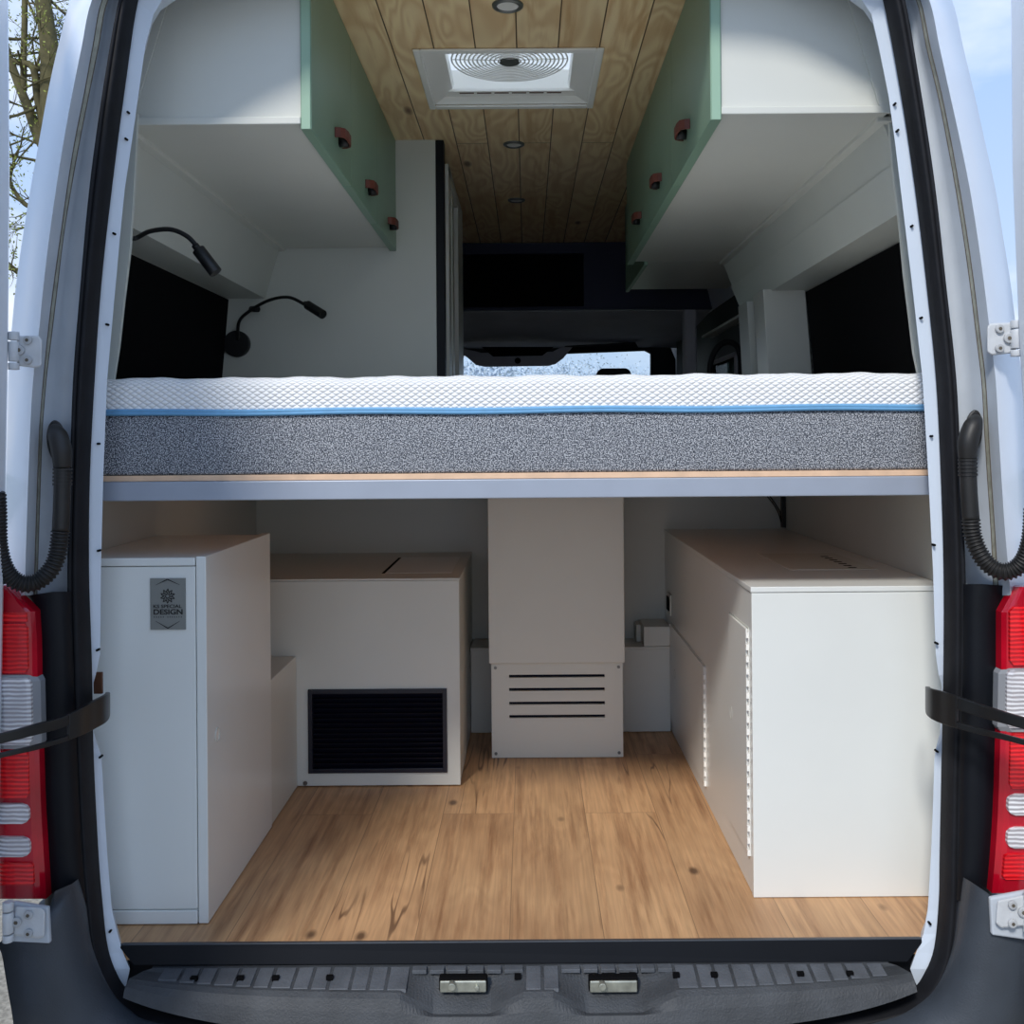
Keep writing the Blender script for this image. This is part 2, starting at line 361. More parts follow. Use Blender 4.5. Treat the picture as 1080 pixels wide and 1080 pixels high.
# ------------------------------------------------------------------ camera, light, sky
cam=bpy.data.cameras.new('camera'); co=bpy.data.objects.new('camera',cam); COL.objects.link(co)
cam.sensor_width=36; cam.lens=36*F/1080; cam.shift_x=-(CX-540)/1080; cam.shift_y=-(540-CY)/1080
cam.clip_start=0.05; cam.clip_end=500
co.matrix_world=Matrix.Translation((0,0,EYE))@Matrix.Rotation(math.pi/2,4,'X')@Matrix.Rotation(-RL,4,'Z')
SC.camera=co
sun=bpy.data.lights.new('sun','SUN'); so=bpy.data.objects.new('sun',sun); COL.objects.link(so)
sun.energy=2.6; sun.angle=math.radians(9); sun.color=(1.0,0.96,0.90)
so.rotation_euler=Vector((0.38,1.0,-0.95)).to_track_quat('-Z','Y').to_euler()
w=bpy.data.worlds.new('sky'); SC.world=w; w.use_nodes=True; nt=w.node_tree
bg=nt.nodes['Background']
tc=nt.nodes.new('ShaderNodeTexCoord'); sp=nt.nodes.new('ShaderNodeSeparateXYZ'); nt.links.new(tc.outputs['Generated'],sp.inputs[0])
cr=nt.nodes.new('ShaderNodeValToRGB'); nt.links.new(sp.outputs['Z'],cr.inputs['Fac'])
cr.color_ramp.elements[0].position=0.0; cr.color_ramp.elements[0].color=s2l((190,208,234)); cr.color_ramp.elements[1].position=0.55; cr.color_ramp.elements[1].color=s2l((134,174,226))
mp=nt.nodes.new('ShaderNodeMapping'); mp.inputs['Scale'].default_value=(1,1,2.2); nt.links.new(tc.outputs['Generated'],mp.inputs[0])
nz=nt.nodes.new('ShaderNodeTexNoise'); nz.inputs['Scale'].default_value=3.0; nz.inputs['Detail'].default_value=6; nt.links.new(mp.outputs[0],nz.inputs['Vector'])
c2=nt.nodes.new('ShaderNodeValToRGB'); c2.color_ramp.elements[0].position=0.48; c2.color_ramp.elements[1].position=0.72; nt.links.new(nz.outputs['Fac'],c2.inputs['Fac'])
mx=nt.nodes.new('ShaderNodeMix'); mx.data_type='RGBA'; nt.links.new(c2.outputs['Color'],mx.inputs[0]); nt.links.new(cr.outputs['Color'],mx.inputs[6]); mx.inputs[7].default_value=(0.92,0.94,0.98,1)
nt.links.new(mx.outputs[2],bg.inputs['Color']); bg.inputs['Strength'].default_value=1.25
SC.view_settings.view_transform='Standard'; SC.view_settings.look='None'; SC.view_settings.exposure=0.07
SC.cycles.max_bounces=12; SC.cycles.diffuse_bounces=8; SC.cycles.transparent_max_bounces=12

# ------------------------------------------------------------------ ground & far field
g=py('ground',[(-12,-8,-.65),(12,-8,-.65),(12,14,-.65),(-12,14,-.65)],[(0,1,2,3)],M['gravel']); struct(g)
g=py('far_field',[(-120,14,-.66),(120,14,-.66),(120,160,-.66),(-120,160,-.66)],[(0,1,2,3)],M['grass']); struct(g)

# ------------------------------------------------------------------ room shell
XL,XR=-.905,.855
YB=3.32; YS=1.845
o=boxes('floor',[((-.917,YS,-.02),(.867,3.35,0)),((-.93,3.35,-.02),(.935,6.9,0))],M['floorwood']); struct(o)
# ceiling with opening for the roof vent
V0,V1=2.535,2.945; VX0,VX1=-.268,.188
bm=bmesh.new()
ZC=1.93
addbox(bm,(-.58,1.93,ZC),(VX0,5.1,ZC+.012)); addbox(bm,(VX1,1.93,ZC),(.50,5.1,ZC+.012))
addbox(bm,(VX0,1.93,ZC),(VX1,V0,ZC+.012)); addbox(bm,(VX0,V1,ZC),(VX1,5.1,ZC+.012))
o=fin('ceiling',bm,M['pine']); struct(o)
# outer roof
bm=bmesh.new()
for a,b in (((-.45,1.86,1.955),(VX0-.0,6.0,1.97)),((VX1,1.86,1.955),(.38,6.0,1.97)),((VX0,1.86,1.955),(VX1,V0,1.97)),((VX0,V1,1.955),(VX1,6.0,1.97))): addbox(bm,a,b)
o=fin('trim_9',bm,M['body']); struct(o)
# left wall
def wallprof(s,lo,beam,up,wz=1.41):
    pass
prof=[(XL-.006,.8),(XL-.006,1.0401),(-1.02,1.0401),(-.985,1.41),(-.862,1.41),(-.812,1.575),(-.71,1.94),(-.72,1.945),(-.824,1.58),(-.872,1.422),(-.997,1.422),(-1.034,1.03),(-.916,1.03),(-.916,.8)]
o=extr('wall_left',prof,2.0,YB+.03,M['white_lining']); struct(o)
o=box('wall_left_lower',(-.917,1.875,-.02),(XL,YB+.03,1.04),M['white_lining'],bevel=0); struct(o)
o=box('wall_right_lower',(XR,1.875,-.02),(.867,YB+.03,1.04),M['white_lining'],bevel=0); struct(o)
prof=[(XR+.006,.8),(XR+.006,1.0401),(.93,1.0401),(.895,1.405),(.780,1.405),(.745,1.49),(.7445,1.492),(.748,1.4925),(.717,1.575),(.64,1.94),(.65,1.945),(.73,1.58),(.79,1.417),(.907,1.417),(.944,1.03),(.866,1.03),(.866,.8)]
o=extr('wall_right',prof,2.0,3.62,M['white_lining']); struct(o)
# seam strip on the right beam + corner fillets under the cabinets
o=box('trim_1',(-.83,1.98,1.566),(-.795,3.29,1.577),M['white'],bevel=.002); struct(o)
o=box('trim_2',(.70,1.98,1.566),(.735,3.60,1.577),M['white'],bevel=.002); struct(o)
# back wall under the bed + seam post
o=box('wall_back',(-.93,YB,0),(.88,YB+.02,.87),M['white_lining'],bevel=0); struct(o)
# black window blinds
o=py('window_1',[(-1.012,1.97,1.05),(-1.012,3.27,1.05),(-.980,3.27,1.405),(-.980,1.97,1.405)],[(0,1,2,3)],M['black'],solid=.006); struct(o)
o=py('window_2',[(.922,1.97,1.05),(.922,3.155,1.05),(.889,3.155,1.40),(.889,1.97,1.40)],[(0,1,2,3)],M['black'],solid=.006); struct(o)
# lining reveals facing the opening, beside the windows
def reveal(name,pts,Yq,xo):
    vs=[P(x,y,Yq) for x,y in pts]; n=len(vs)
    outs=[Vector((v.x+xo,Yq,v.z)) for v in vs]
    v2=vs+outs; fs=[(i,i+1,n+i+1,n+i) for i in range(n-1)]
    struct(py(name,v2,fs,M['white_lining'],solid=.01))
reveal('trim_3',[(146,120),(142,200),(138,262),(131,320),(126,366),(121,398),(118,420)],1.99,-.10)
reveal('trim_4',[(936,120),(942,190),(947.5,232),(953,290),(958,330),(963,372),(968,396),(970,420)],1.99,.10)
# wall ends on right beyond the second window: shelf pillar
t=thing('window_pillar_box',(.82,3.17,1.0),'white upright box beside the right black window above the mattress','pillar')
py('side_panel',[(.752,3.16,1.41),(.886,3.16,1.41),(.915,3.16,1.0),(.775,3.16,1.0),(.752,3.30,1.41),(.886,3.30,1.41),(.915,3.30,1.0),(.775,3.30,1.0)],[(0,1,2,3),(4,5,6,7),(0,1,5,4),(2,3,7,6),(0,3,7,4),(1,2,6,5)],M['white'],t,bevel=.002)
py('inner_panel',[(.745,3.36,1.40),(.80,3.36,1.40),(.82,3.36,1.0),(.765,3.36,1.0),(.745,3.5,1.40),(.80,3.5,1.40),(.82,3.5,1.0),(.765,3.5,1.0)],[(0,1,2,3),(4,5,6,7),(0,1,5,4),(2,3,7,6),(0,3,7,4),(1,2,6,5)],M['white_lining'],t,bevel=.002)

# ------------------------------------------------------------------ partition and washroom wall (left)
o=box('wall_partition',(-1.02,3.285,.86),(-.296,3.318,1.93),M['white_lining'],bevel=.001); struct(o)
t=thing('washroom_door_frame',(-.28,3.3,.86),'black edged washroom wall with pale door jambs behind the white partition','door frame')
box('corner_post',(-.2955,3.283,.87),(-.268,3.33,1.928),M['sill'],t)
box('side_panel',(-.32,3.345,.0),(-.285,4.25,1.926),M['navy'],t)
box('jamb',(-.285,3.40,0),(-.262,3.50,1.88),M['white'],t)
box('jamb',(-.285,3.62,0),(-.266,3.70,1.86),M['white'],t)
box('jamb',(-.285,3.86,0),(-.262,4.14,1.84),M['white'],t)
box('head_rail',(-.285,3.41,1.845),(-.262,4.13,1.885),M['white'],t)

# ------------------------------------------------------------------ bed
t=thing('mattress',(-.02,1.93,.874),'thick mattress with white quilted top, blue piping and grey flecked side','mattress')
# front surfaces as softly rounded loops
def soft_block(name,x0,x1,y0,y1,z0,z1,r,mat,parent,wav=0.0,nx=160,rb=None):
    rb=r if rb is None else rb
    prof=[]
    def arc(cy,cz,rr,a0,a1,n=5):
        return [(cy+rr*math.cos(a0+(a1-a0)*i/n),cz+rr*math.sin(a0+(a1-a0)*i/n)) for i in range(n+1)]
    prof+=arc(y0+rb,z0+rb,rb,-math.pi/2,-math.pi)
    prof+=arc(y0+r,z1-r,r,math.pi,math.pi/2)
    prof+=arc(y1-r,z1-r,r,math.pi/2,0)
    prof+=arc(y1-rb,z0+rb,rb,0,-math.pi/2)
    rings=[]
    for i in range(nx+1):
        x=x0+(x1-x0)*i/nx; e=min(1,min(i,nx-i)/4.0); ins=(1-math.sqrt(max(0,1-(1-e)**2)))*r
        ring=[]
        for (yy,zz) in prof:
            cy=(y0+y1)/2; cz=(z0+z1)/2
            Y=yy+(ins if yy<cy else -ins); Z=zz-(ins if zz>cz else -ins*(rb/r))
            if zz>cz: Z+=wav*(math.sin(x*41)+.6*math.sin(x*97+1)+.5*math.sin(x*23))
            ring.append((x,Y,Z))
        rings.append(ring)
    n=len(prof); vs=[v for r_ in rings for v in r_]; fs=[tuple(range(n)),tuple(range(len(vs)-n,len(vs)))]
    for k in range(nx):
        for i in range(n): fs.append((k*n+i,k*n+(i+1)%n,(k+1)*n+(i+1)%n,(k+1)*n+i))
    o=py(name,vs,fs,mat,parent,smooth=True)
    return o
soft_block('side_cover',-.875,.83,1.93,3.27,.875,.999,.018,M['melange'],t,rb=.006)
soft_block('quilted_top',-.878,.833,1.927,3.272,.998,1.064,.02,M['knit'],t,wav=.0012,rb=.004)
bm=bmesh.new()
for zc in (.9985,.9935):
    addtube(bm,[(-.876+1.706*i/60,1.9285-.0012,zc+.0012*math.sin(i*.4)) for i in range(61)],.0042,8)
fin('piping',bm,M['blue'],t,smooth=True)
t=thing('bed_platform',(-.02,1.93,.828),'blue-grey steel bed rail with plywood board edge under the mattress','bed frame')
box('plywood_board',(-.90,1.925,.8635),(.85,3.28,.8745),M['ply'],t,bevel=.001)
box('front_rail',(-.90,1.918,.826),(.85,1.945,.863),M['steel'],t,bevel=.002)
for k,yy in enumerate((2.35,2.80,3.24)): box('cross_rail',(-.90,yy,.828),(.85,yy+.03,.863),M['steel'],t)

# ------------------------------------------------------------------ lower left cupboard
t=thing('storage_cabinet',(-.766,2.18,0),'tall white cupboard at the left of the opening carrying a small grey plaque','cabinet')
box('carcass',(-.903,1.952,.012),(-.648,2.42,.712),M['white_cab'],t,bevel=.001)
box('front_frame',(-.903,1.937,.03),(-.648,1.952,.697),M['white_cab'],t,bevel=.0015)
box('top_rail',(-.903,1.935,.6985),(-.648,1.952,.714),M['white_cab'],t,bevel=.0015)
box('bottom_rail',(-.903,1.935,.002),(-.648,1.952,.0285),M['white_cab'],t,bevel=.0015)
d=box('door',(-.6465,1.937,.002),(-.627,2.42,.716),M['white_cab'],t,bevel=.0015)
def finger_hole(parent,x,y,z,sgn,r=.012):
    bm=bmesh.new()
    addtube(bm,[(x+sgn*.0008,y+r*math.cos(a),z+r*math.sin(a)) for a in [2*math.pi*i/24 for i in range(25)]],.0013,6,False)
    fin('finger_hole',bm,M['white_lining'],parent,smooth=True)
    cyl('hole_disc',(x-sgn*.001,y,z),(x+sgn*.0004,y,z),r*.95,M['diffuser'],parent)
finger_hole(d,-.627,2.0,.351,1,r=.013)
# wheel-arch box
t=thing('wheel_arch_box',(-.766,2.56,0),'low white box between the left cupboard and the box with the black grille','box')
box('carcass',(-.903,2.421,.002),(-.63,2.698,.356),M['white'],t,bevel=.002)

# heater box
t=thing('heater_box',(-.545,3.0,0),'white box with a large black louvred grille, left of the centre column','box')
gx0=P(325,0,2.70).x; a=P(325,727,2.70); b=P(472,814,2.70)
fx0,fx1,fz0,fz1=a.x,b.x,b.z,a.z
boxes('front_panel',[((-.903,2.70,.004),(fx0,2.716,.558)),((fx1,2.70,.004),(-.188,2.716,.558)),((fx0,2.70,.004),(fx1,2.716,fz0)),((fx0,2.70,fz1),(fx1,2.716,.558))],M['white'],t)
boxes('carcass',[((-.206,2.717,.004),(-.188,3.315,.558)),((-.903,2.717,.545),(-.206,3.315,.559)),((-.903,2.86,.004),(-.206,2.875,.545))],M['white'],t)
box('top_edge',(-.903,2.699,.559),(-.186,3.316,.5645),M['white'],t,bevel=.0015)
box('hatch',(-.40,2.80,.5648),(-.215,3.17,.5662),M['white_cab'],t,bevel=.0006)
box('hatch_gap',(-.412,2.80,.5648),(-.404,3.17,.5655),M['black'],t,bevel=0)
cyl('screw',P(322,826,2.70)+Vector((0,.001,0)),P(322,826,2.70)+Vector((0,-.002,0)),.006,M['bezel'],t)
gr=thing('vent_grille',((fx0+fx1)/2,2.70,fz0),'large black louvred vent grille set low in the left white box','grille')
bm=bmesh.new(); yy=2.697
w_=.012
for q in (((fx0,yy-.004,fz0),(fx0+w_,yy+.01,fz1)),((fx1-w_,yy-.004,fz0),(fx1,yy+.01,fz1)),((fx0+w_,yy-.004,fz0),(fx1-w_,yy+.01,fz0+w_)),((fx0+w_,yy-.004,fz1-w_),(fx1-w_,yy+.01,fz1))): addbox(bm,*q)
fin('grille_frame',bm,M['grille'],gr,bevel=.001)
bm=bmesh.new(); ns=15
for i in range(ns):
    z=fz0+w_+ (i+.5)*(fz1-fz0-2*w_)/ns
    R=Matrix.Translation((0,yy+.006,z))@Matrix.Rotation(math.radians(-48),4,'X')
    addbox(bm,(fx0+w_,-.0085,-.0008),(fx1-w_,.0085,.0008),R)
fin('louvres',bm,M['grille'],gr)
box('back_plate',(fx0+.002,yy+.016,fz0+.002),(fx1-.002,yy+.018,fz1-.002),M['black'],gr,bevel=0)
for sx,sz in ((fx1-.006,.25),(fx1-.006,.78),(fx0+.006,.25),(fx0+.006,.78)):
    z=fz0+sz*(fz1-fz0); cyl('screw',(sx,yy-.003,z),(sx,yy-.0062,z),.0035,M['grille'],gr)

# centre column
t=thing('centre_column',(.084,3.1,0),'white column under the middle of the bed with four dark slots','column')
ux0=P(515,600,2.91).x; ux1=P(658,600,2.91).x; zt=P(587,699,2.91).z
box('upper_panel',(ux0,2.905,zt),(ux1,3.17,.826),M['white'],t,bevel=.0015)
lx0=P(518.5,750,2.93).x; lx1=P(657,750,2.93).x
sx0=P(537,0,2.93).x+.0; 
sx0=P(537,735,2.93).x; sx1=P(638,735,2.93).x
szs=sorted([P(587,y,2.93).z for y in (713,727,741.5,755.5)])
lst=[((lx0,2.93,.002),(sx0,2.94,zt-.002)),((sx1,2.93,.002),(lx1,2.94,zt-.002))]
prev=.002
for z in szs: lst.append(((sx0,2.93,prev),(sx1,2.94,z-.0045))); prev=z+.0045
lst.append(((sx0,2.93,prev),(sx1,2.94,zt-.002)))
boxes('vent_panel',lst,M['white'],t)
box('lower_box',(lx0+.004,2.955,.002),(lx1-.004,3.17,zt-.002),M['slot'],t,bevel=0)
for x in (lx0+.012,lx1-.012):
    for z in (.015,zt-.018): cyl('screw',(x,2.931,z),(x,2.9275,z),.0045,M['bezel'],t)

# rear kick boxes
t=thing('rear_ledge',(.1,3.25,0),'low white ledge along the foot of the back wall under the bed','ledge')
x0=P(490,0,3.18).x; 
box('ledge_box',(-.186,3.18,.002),(.452,3.318,.266),M['white'],t,bevel=.002)
box('ledge_lid',(-.186,3.176,.2665),(.452,3.318,.274),M['white'],t,bevel=.001)
box('tall_block',(P(679,670,3.18).x,3.178,.2745),(.452,3.318,P(690,661,3.18).z),M['white'],t,bevel=.002)
box('step_block',(P(671,670,3.25).x,3.25,.275),(P(679,670,3.18).x-.001,3.318,P(690,659,3.25).z),M['white_lining'],t,bevel=.002)

# ------------------------------------------------------------------ lower right cabinet
XC=.456
t=thing('storage_cabinet',(.655,2.65,0),'large white cupboard block filling the right side under the bed','cabinet')
box('carcass',(XC,2.045,.002),(.853,3.318,.622),M['white_cab'],t,bevel=.0015)
box('end_panel',(XC-.001,2.03,.001),(.853,2.0445,.6225),M['white_cab'],t,bevel=.0015)
box('worktop',(XC-.003,2.028,.6235),(.853,3.318,.635),M['white_cab'],t,bevel=.0018)
# side doors
def sidedoor(y0,y1,z0,z1,label,hy,hz):
    d=boxes('door',[((XC-.005,y0,z0),(XC+.0,y1,z1))],M['white_cab'],t,bevel=.0012)
    bm=bmesh.new(); g_=.0035
    for q in (((XC-.0012,y0-g_,z0-g_),(XC,y0,z1+g_)),((XC-.0012,y1,z0-g_),(XC,y1+g_,z1+g_)),((XC-.0012,y0,z1),(XC,y1,z1+g_)),((XC-.0012,y0,z0-g_),(XC,y1,z0))): addbox(bm,*q)
    fin('door_gap',bm,M['white_lining'],t)
    # piano hinge on the near edge
    bm=bmesh.new(); n=int((z1-z0)/.0125)
    for i in range(n):
        if i%2==0: addbox(bm,(XC-.007,y0-.011,z0+i*.0125),(XC-.001,y0-.004,z0+(i+1)*.0125-.001))
    addbox(bm,(XC-.0022,y0-.012,z0),(XC-.0005,y0-.003,z1))
    fin('piano_hinge',bm,M['vent'],d)
    finger_hole(d,XC-.0035,hy,hz,-1,r=.013)
    return d
sidedoor(2.068,2.25,.075,.542,'',2.225,.325)
sidedoor(2.575,3.175,.042,.348,'',3.08,.21)
bm=bmesh.new()
for i in range(24): addbox(bm,(XC-.006,3.183,.05+i*.0125),(XC-.001,3.19,.05+i*.0125+.007))
fin('piano_hinge',bm,M['vent'],t)
# hatch in the top with slots
box('hatch',(.60,2.28,.6352),(.80,2.60,.6364),M['white'],t,bevel=.0005)
for i in range(7): box('hatch_slot',(.742,2.30+i*.036,.6352),(.760,2.312+i*.036,.637),M['black'],t,bevel=0)
s=thing('socket_switch',(XC,3.2,.38),'small black switch plate at the far edge of the right cupboard','switch')
box('plate',(XC-.006,3.165,.375),(XC-.0008,3.235,.44),M['white'],s,bevel=.001)
box('rocker',(XC-.010,3.178,.387),(XC-.006,3.222,.430),M['black'],s,bevel=.001)

# cable & black profile at back right
a=P(826.5,522,3.30); b=P(826.5,557,3.30)
o=box('wall_profile',(a.x-.006,3.295,.64),(a.x+.006,3.3195,.826),M['lamp_black'],bevel=.001); tag(o,'thin black upright profile in the back right corner under the bed','profile')
bm=bmesh.new()
for k in range(2):
    addtube(bm,catmull([P(808+k*3,522,3.28),P(816+k*2,532,3.28),P(821+k*2,541,3.285),P(824,551,3.29)],5),.0022,6)
o=fin('cable',bm,M['lamp_black'],smooth=True); tag(o,'pair of thin black cables drooping beside the corner profile under the bed','cable')

# ------------------------------------------------------------------ plaque
a=P(158.2,610,1.934); b=P(196,664,1.934)
t=thing('logo_plaque',((a.x+b.x)/2,1.934,b.z),'grey metal logo plaque reading KS SPECIAL DESIGN on the left cupboard','plaque')
box('plate',(a.x,1.9335,b.z),(b.x,1.9365,a.z),M['plaque'],t,bevel=.0006)
cxp=(a.x+b.x)/2; W=b.x-a.x; H=a.z-b.z; yq=1.9330
def text(name,s,size,x,z,mat,parent,width,bold=0.0):
    cu=bpy.data.curves.new(name,'FONT'); cu.body=s; cu.size=size; cu.align_x='CENTER'; cu.extrude=.0002; cu.offset=bold
    to=bpy.data.objects.new(name,cu); COL.objects.link(to)
    dg=bpy.context.evaluated_depsgraph_get(); me=bpy.data.meshes.new_from_object(to.evaluated_get(dg))
    COL.objects.unlink(to); bpy.data.objects.remove(to); 
    xs=[v.co.x for v in me.vertices]; k=width/(max(xs)-min(xs)); mid=(max(xs)+min(xs))/2
    for v in me.vertices: v.co=Vector((x+(v.co.x-mid)*k, yq-v.co.z, z+v.co.y*1.15))
    me.materials.clear()
    return link(name,me,mat,parent)
text('lettering','KS SPECIAL',.0080,cxp-.0005,a.z-H*.575,M['print'],t,W*.80,.00012)
text('lettering','DESIGN',.0122,cxp+.0005,a.z-H*.70,M['print'],t,W*.82,.0003)
bm=bmesh.new()
for i in range(13):
    x=cxp-W*.38+i*W*.76/12
    if i in(5,): continue
    addbox(bm,(x-.0007,yq-.0002,a.z-H*.765),(x+.0007,yq,a.z-H*.735))
fin('small_lettering',bm,M['print_soft'],t)
def bar(bm,p,q,w0,w1):
    p=Vector(p); q=Vector(q); d=(q-p).normalized(); nrm=Vector((-d.z,0,d.x))
    vs=[p+nrm*w0/2,q+nrm*w1/2,q-nrm*w1/2,p-nrm*w0/2]
    f=[bm.verts.new((v.x,yq-.0002,v.z)) for v in vs]; bm.faces.new(f)
for za,zb in ((a.z-H*.02,a.z-H*.13),(b.z+H*.03,b.z+H*.17)):
    bm=bmesh.new()
    for s in (-1,1): bar(bm,(cxp,0,za),(cxp+s*W*.34,0,zb),.0022,.0006)
    fin('chevron',bm,M['print'],t)
bm=bmesh.new(); ex=cxp; ez=a.z-H*.345
for k in range(10):
    th=2*math.pi*k/10
    for (r0,r1,da) in ((.003,.0085,.5),(.0075,.0145,.28),(.0085,.0130,-.30)):
        p=(ex+r0*math.cos(th),0,ez+r0*math.sin(th)); q=(ex+r1*math.cos(th+da),0,ez+r1*math.sin(th+da))
        bar(bm,p,q,.0017,.0017)
fin('emblem',bm,M['print'],t)

# ------------------------------------------------------------------ overhead cabinets
def handle(parent,x,y,z,s):
    path=[(.0005,-.046),(.012,-.044),(.021,-.036),(.024,-.015),(.024,.018),(.020,.036),(.011,.044),(.0005,.046)]
    vs=[];fs=[]
    for dx,dy in path:
        for dz in (-.011,.011): vs.append((x+s*dx,y+dy,z+dz))
    for k in range(len(path)-1): fs.append((2*k,2*k+1,2*k+3,2*k+2))
    o=py('handle',vs,fs,M['leather'],parent,solid=.004,bevel=.0008)
    cyl('standoff',(x,y+.01,z-.006),(x+s*.021,y+.01,z-.006),.012,M['lamp_black'],o)
ZB=1.575
t=thing('overhead_cabinet',(-.62,2.6,ZB),'white overhead cabinet with sage green doors on the left above the bed','cabinet')
extr('carcass',[(-.449,ZB),(-.449,ZC-.002),(-.70,ZC-.002),(-.806,ZB)],2.0,3.284,M['white'],t)
box('front_lip',(-.815,1.992,ZB-.001),(-.449,2.0,ZB+.014),M['white'],t,bevel=.002)
def cab_doors(x0,x1,ys,zb,s,t,hs,hx):
    for i in range(len(ys)-1):
        d=box('door',(x0,ys[i]+.001,zb-.012),(x1,ys[i+1]-.001,ZC-.003),M['sage'],t,bevel=.0012)
        if i==0:
            box('edge_band',(x0+.002,ys[0]-.0012,zb-.0115),(x1-.002,ys[0]+.0009,ZC-.004),M['sage_edge'],d,bevel=.0004)
        if i<len(hs): handle(d,hx,hs[i][0],hs[i][1],s)
py('filler_panel',[(-.68,1.996,1.928),(-.79,1.996,ZB),(-.86,1.996,ZB),(-.80,1.996,1.82),(-.73,1.996,1.90)],[(0,1,2,3,4)],M['white'],t,solid=.004)
cab_doors(-.4485,-.427,[1.992,2.445,2.87,3.284],ZB,1,t,[(2.28,1.632),(2.70,1.624),(3.13,1.620)],-.427)
t=thing('overhead_cabinet',(.55,2.75,ZB),'white overhead cabinet with sage green doors on the right above the bed','cabinet')
extr('carcass',[(.386,ZB),(.386,ZC-.002),(.63,ZC-.002),(.713,ZB)],1.96,3.58,M['white'],t)
box('front_lip',(.386,1.952,ZB-.001),(.72,1.96,ZB+.014),M['white'],t,bevel=.002)
py('filler_panel',[(.60,1.956,1.928),(.70,1.956,ZB),(.79,1.956,ZB),(.735,1.956,1.82),(.67,1.956,1.90)],[(0,1,2,3,4)],M['white'],t,solid=.004)
cab_doors(.3645,.386,[1.952,2.47,2.93,3.42,3.58],ZB,-1,t,[(2.24,1.632),(2.70,1.636),(3.17,1.640)],.3645)
t=thing('overhead_cabinet',(.58,3.92,ZB),'shallower white cabinet in the shade beyond the right green-doored one','cabinet')
box('carcass',(.44,3.585,ZB),(.86,4.25,ZC-.002),M['white'],t)
box('door',(.425,3.585,ZB-.012),(.4395,4.25,ZC-.003),M['sage'],t)

# ------------------------------------------------------------------ ceiling fittings
t=thing('roof_vent',(-.04,2.745,ZC),'square white roof vent with a round fan guard set in the pine ceiling','roof vent')
a=P(440,53,1); 
fx=(-.283,.203); fy=(2.515,2.965)
bm=bmesh.new()
for q in (((fx[0],fy[0],ZC-.008),(VX0+.004,fy[1],ZC-.001)),((VX1-.004,fy[0],ZC-.008),(fx[1],fy[1],ZC-.001)),((VX0+.004,fy[0],ZC-.008),(VX1-.004,V0+.004,ZC-.001)),((VX0+.004,V1-.004,ZC-.008),(VX1-.004,fy[1],ZC-.001))): addbox(bm,*q)
fin('flange',bm,M['vent'],t,bevel=.004)
bm=bmesh.new(); zt_=ZC+.0995
for q in (((VX0,V0,ZC),(VX0+.006,V1,zt_)),((VX1-.006,V0,ZC),(VX1,V1,zt_)),((VX0,V0,ZC),(VX1,V0+.006,zt_)),((VX0,V1-.006,ZC),(VX1,V1,zt_))): addbox(bm,*q)
addbox(bm,(VX0+.006,V1-.05,ZC+.022),(VX1-.006,V1-.006,ZC+.03))
for xa,xb,xc in ((VX0+.006,VX0+.058,VX0+.062),(VX1-.006,VX1-.058,VX1-.062)):
    q=[bm.verts.new(v) for v in ((xa,V0+.006,ZC+.002),(xa,V1-.006,ZC+.002),(xb,V1-.03,ZC+.03),(xb,V0+.006,ZC+.03),(xc,V1-.03,ZC+.05),(xc,V0+.006,ZC+.05))]
    bm.faces.new(q[:4]); bm.faces.new((q[3],q[2],q[4],q[5]))
fin('throat',bm,M['vent'],t)
bm=bmesh.new()
for i in range(6):
    x=VX0+.078+i*.051
    addbox(bm,(x,V1-.040,ZC+.0205),(x+.042,V1-.034,ZC+.0222))
fin('slots',bm,M['brass'],t)
cc=Vector((-.04,2.69,ZC+.034))
bm=bmesh.new()
for k in range(12):
    r=.03+k*.0115
    addtube(bm,[(cc.x+r*math.cos(a),cc.y+r*math.sin(a),cc.z-.004*(1-r/.16)) for a in [2*math.pi*i/48 for i in range(49)]],.0023,5,False)
for k in range(12):
    a=2*math.pi*k/12
    addtube(bm,[(cc.x+.02*math.cos(a),cc.y+.02*math.sin(a),cc.z),(cc.x+.157*math.cos(a),cc.y+.157*math.sin(a),cc.z+.003)],.0015,5)
fin('fan_guard',bm,M['vent'],t,smooth=True)
cyl('hub',cc+Vector((0,0,-.008)),cc+Vector((0,0,.01)),.026,M['bezel'],t)
bm=bmesh.new()
for k in range(3):
    a=2*math.pi*k/3+.5
    vs=[bm.verts.new((cc.x+r*math.cos(a+d),cc.y+r*math.sin(a+d),cc.z+.014+z)) for r,d,z in ((.025,-.3,0),(.145,-.28,.0),(.145,.32,.014),(.025,.3,.008))]
    bm.faces.new(vs)
fin('fan_blades',bm,M['lid'],t)
box('lid',(VX0-.01,V0-.01,ZC+.10),(VX1+.01,V1+.01,ZC+.105),M['lid'],t,bevel=.002)

def downlight(x,y,lab):
    t=thing('ceiling_light',(x,y,ZC),lab,'light','round recessed spotlights in the pine ceiling')
    bm=bmesh.new(); n=32
    prof=[(.036,0),(.0355,-.004),(.030,-.007),(.025,-.005),(.0245,.0)]
    rings=[[(x+r*math.cos(2*math.pi*i/n),y+r*math.sin(2*math.pi*i/n),ZC+z) for r,z in prof] for i in range(n+1)]
    loft('bezel',rings,M['bezel'],t)
    cyl('diffuser',(x,y,ZC-.003),(x,y,ZC-.0005),.0248,M['diffuser'],t,n=28)
downlight(-.037,2.27,'round metal-rimmed ceiling light nearest the rear opening, before the vent')
downlight(-.037,3.34,'round metal-rimmed ceiling light just beyond the roof vent')
downlight(-.037,4.12,'dim round ceiling light farthest inside near the cab shelf')

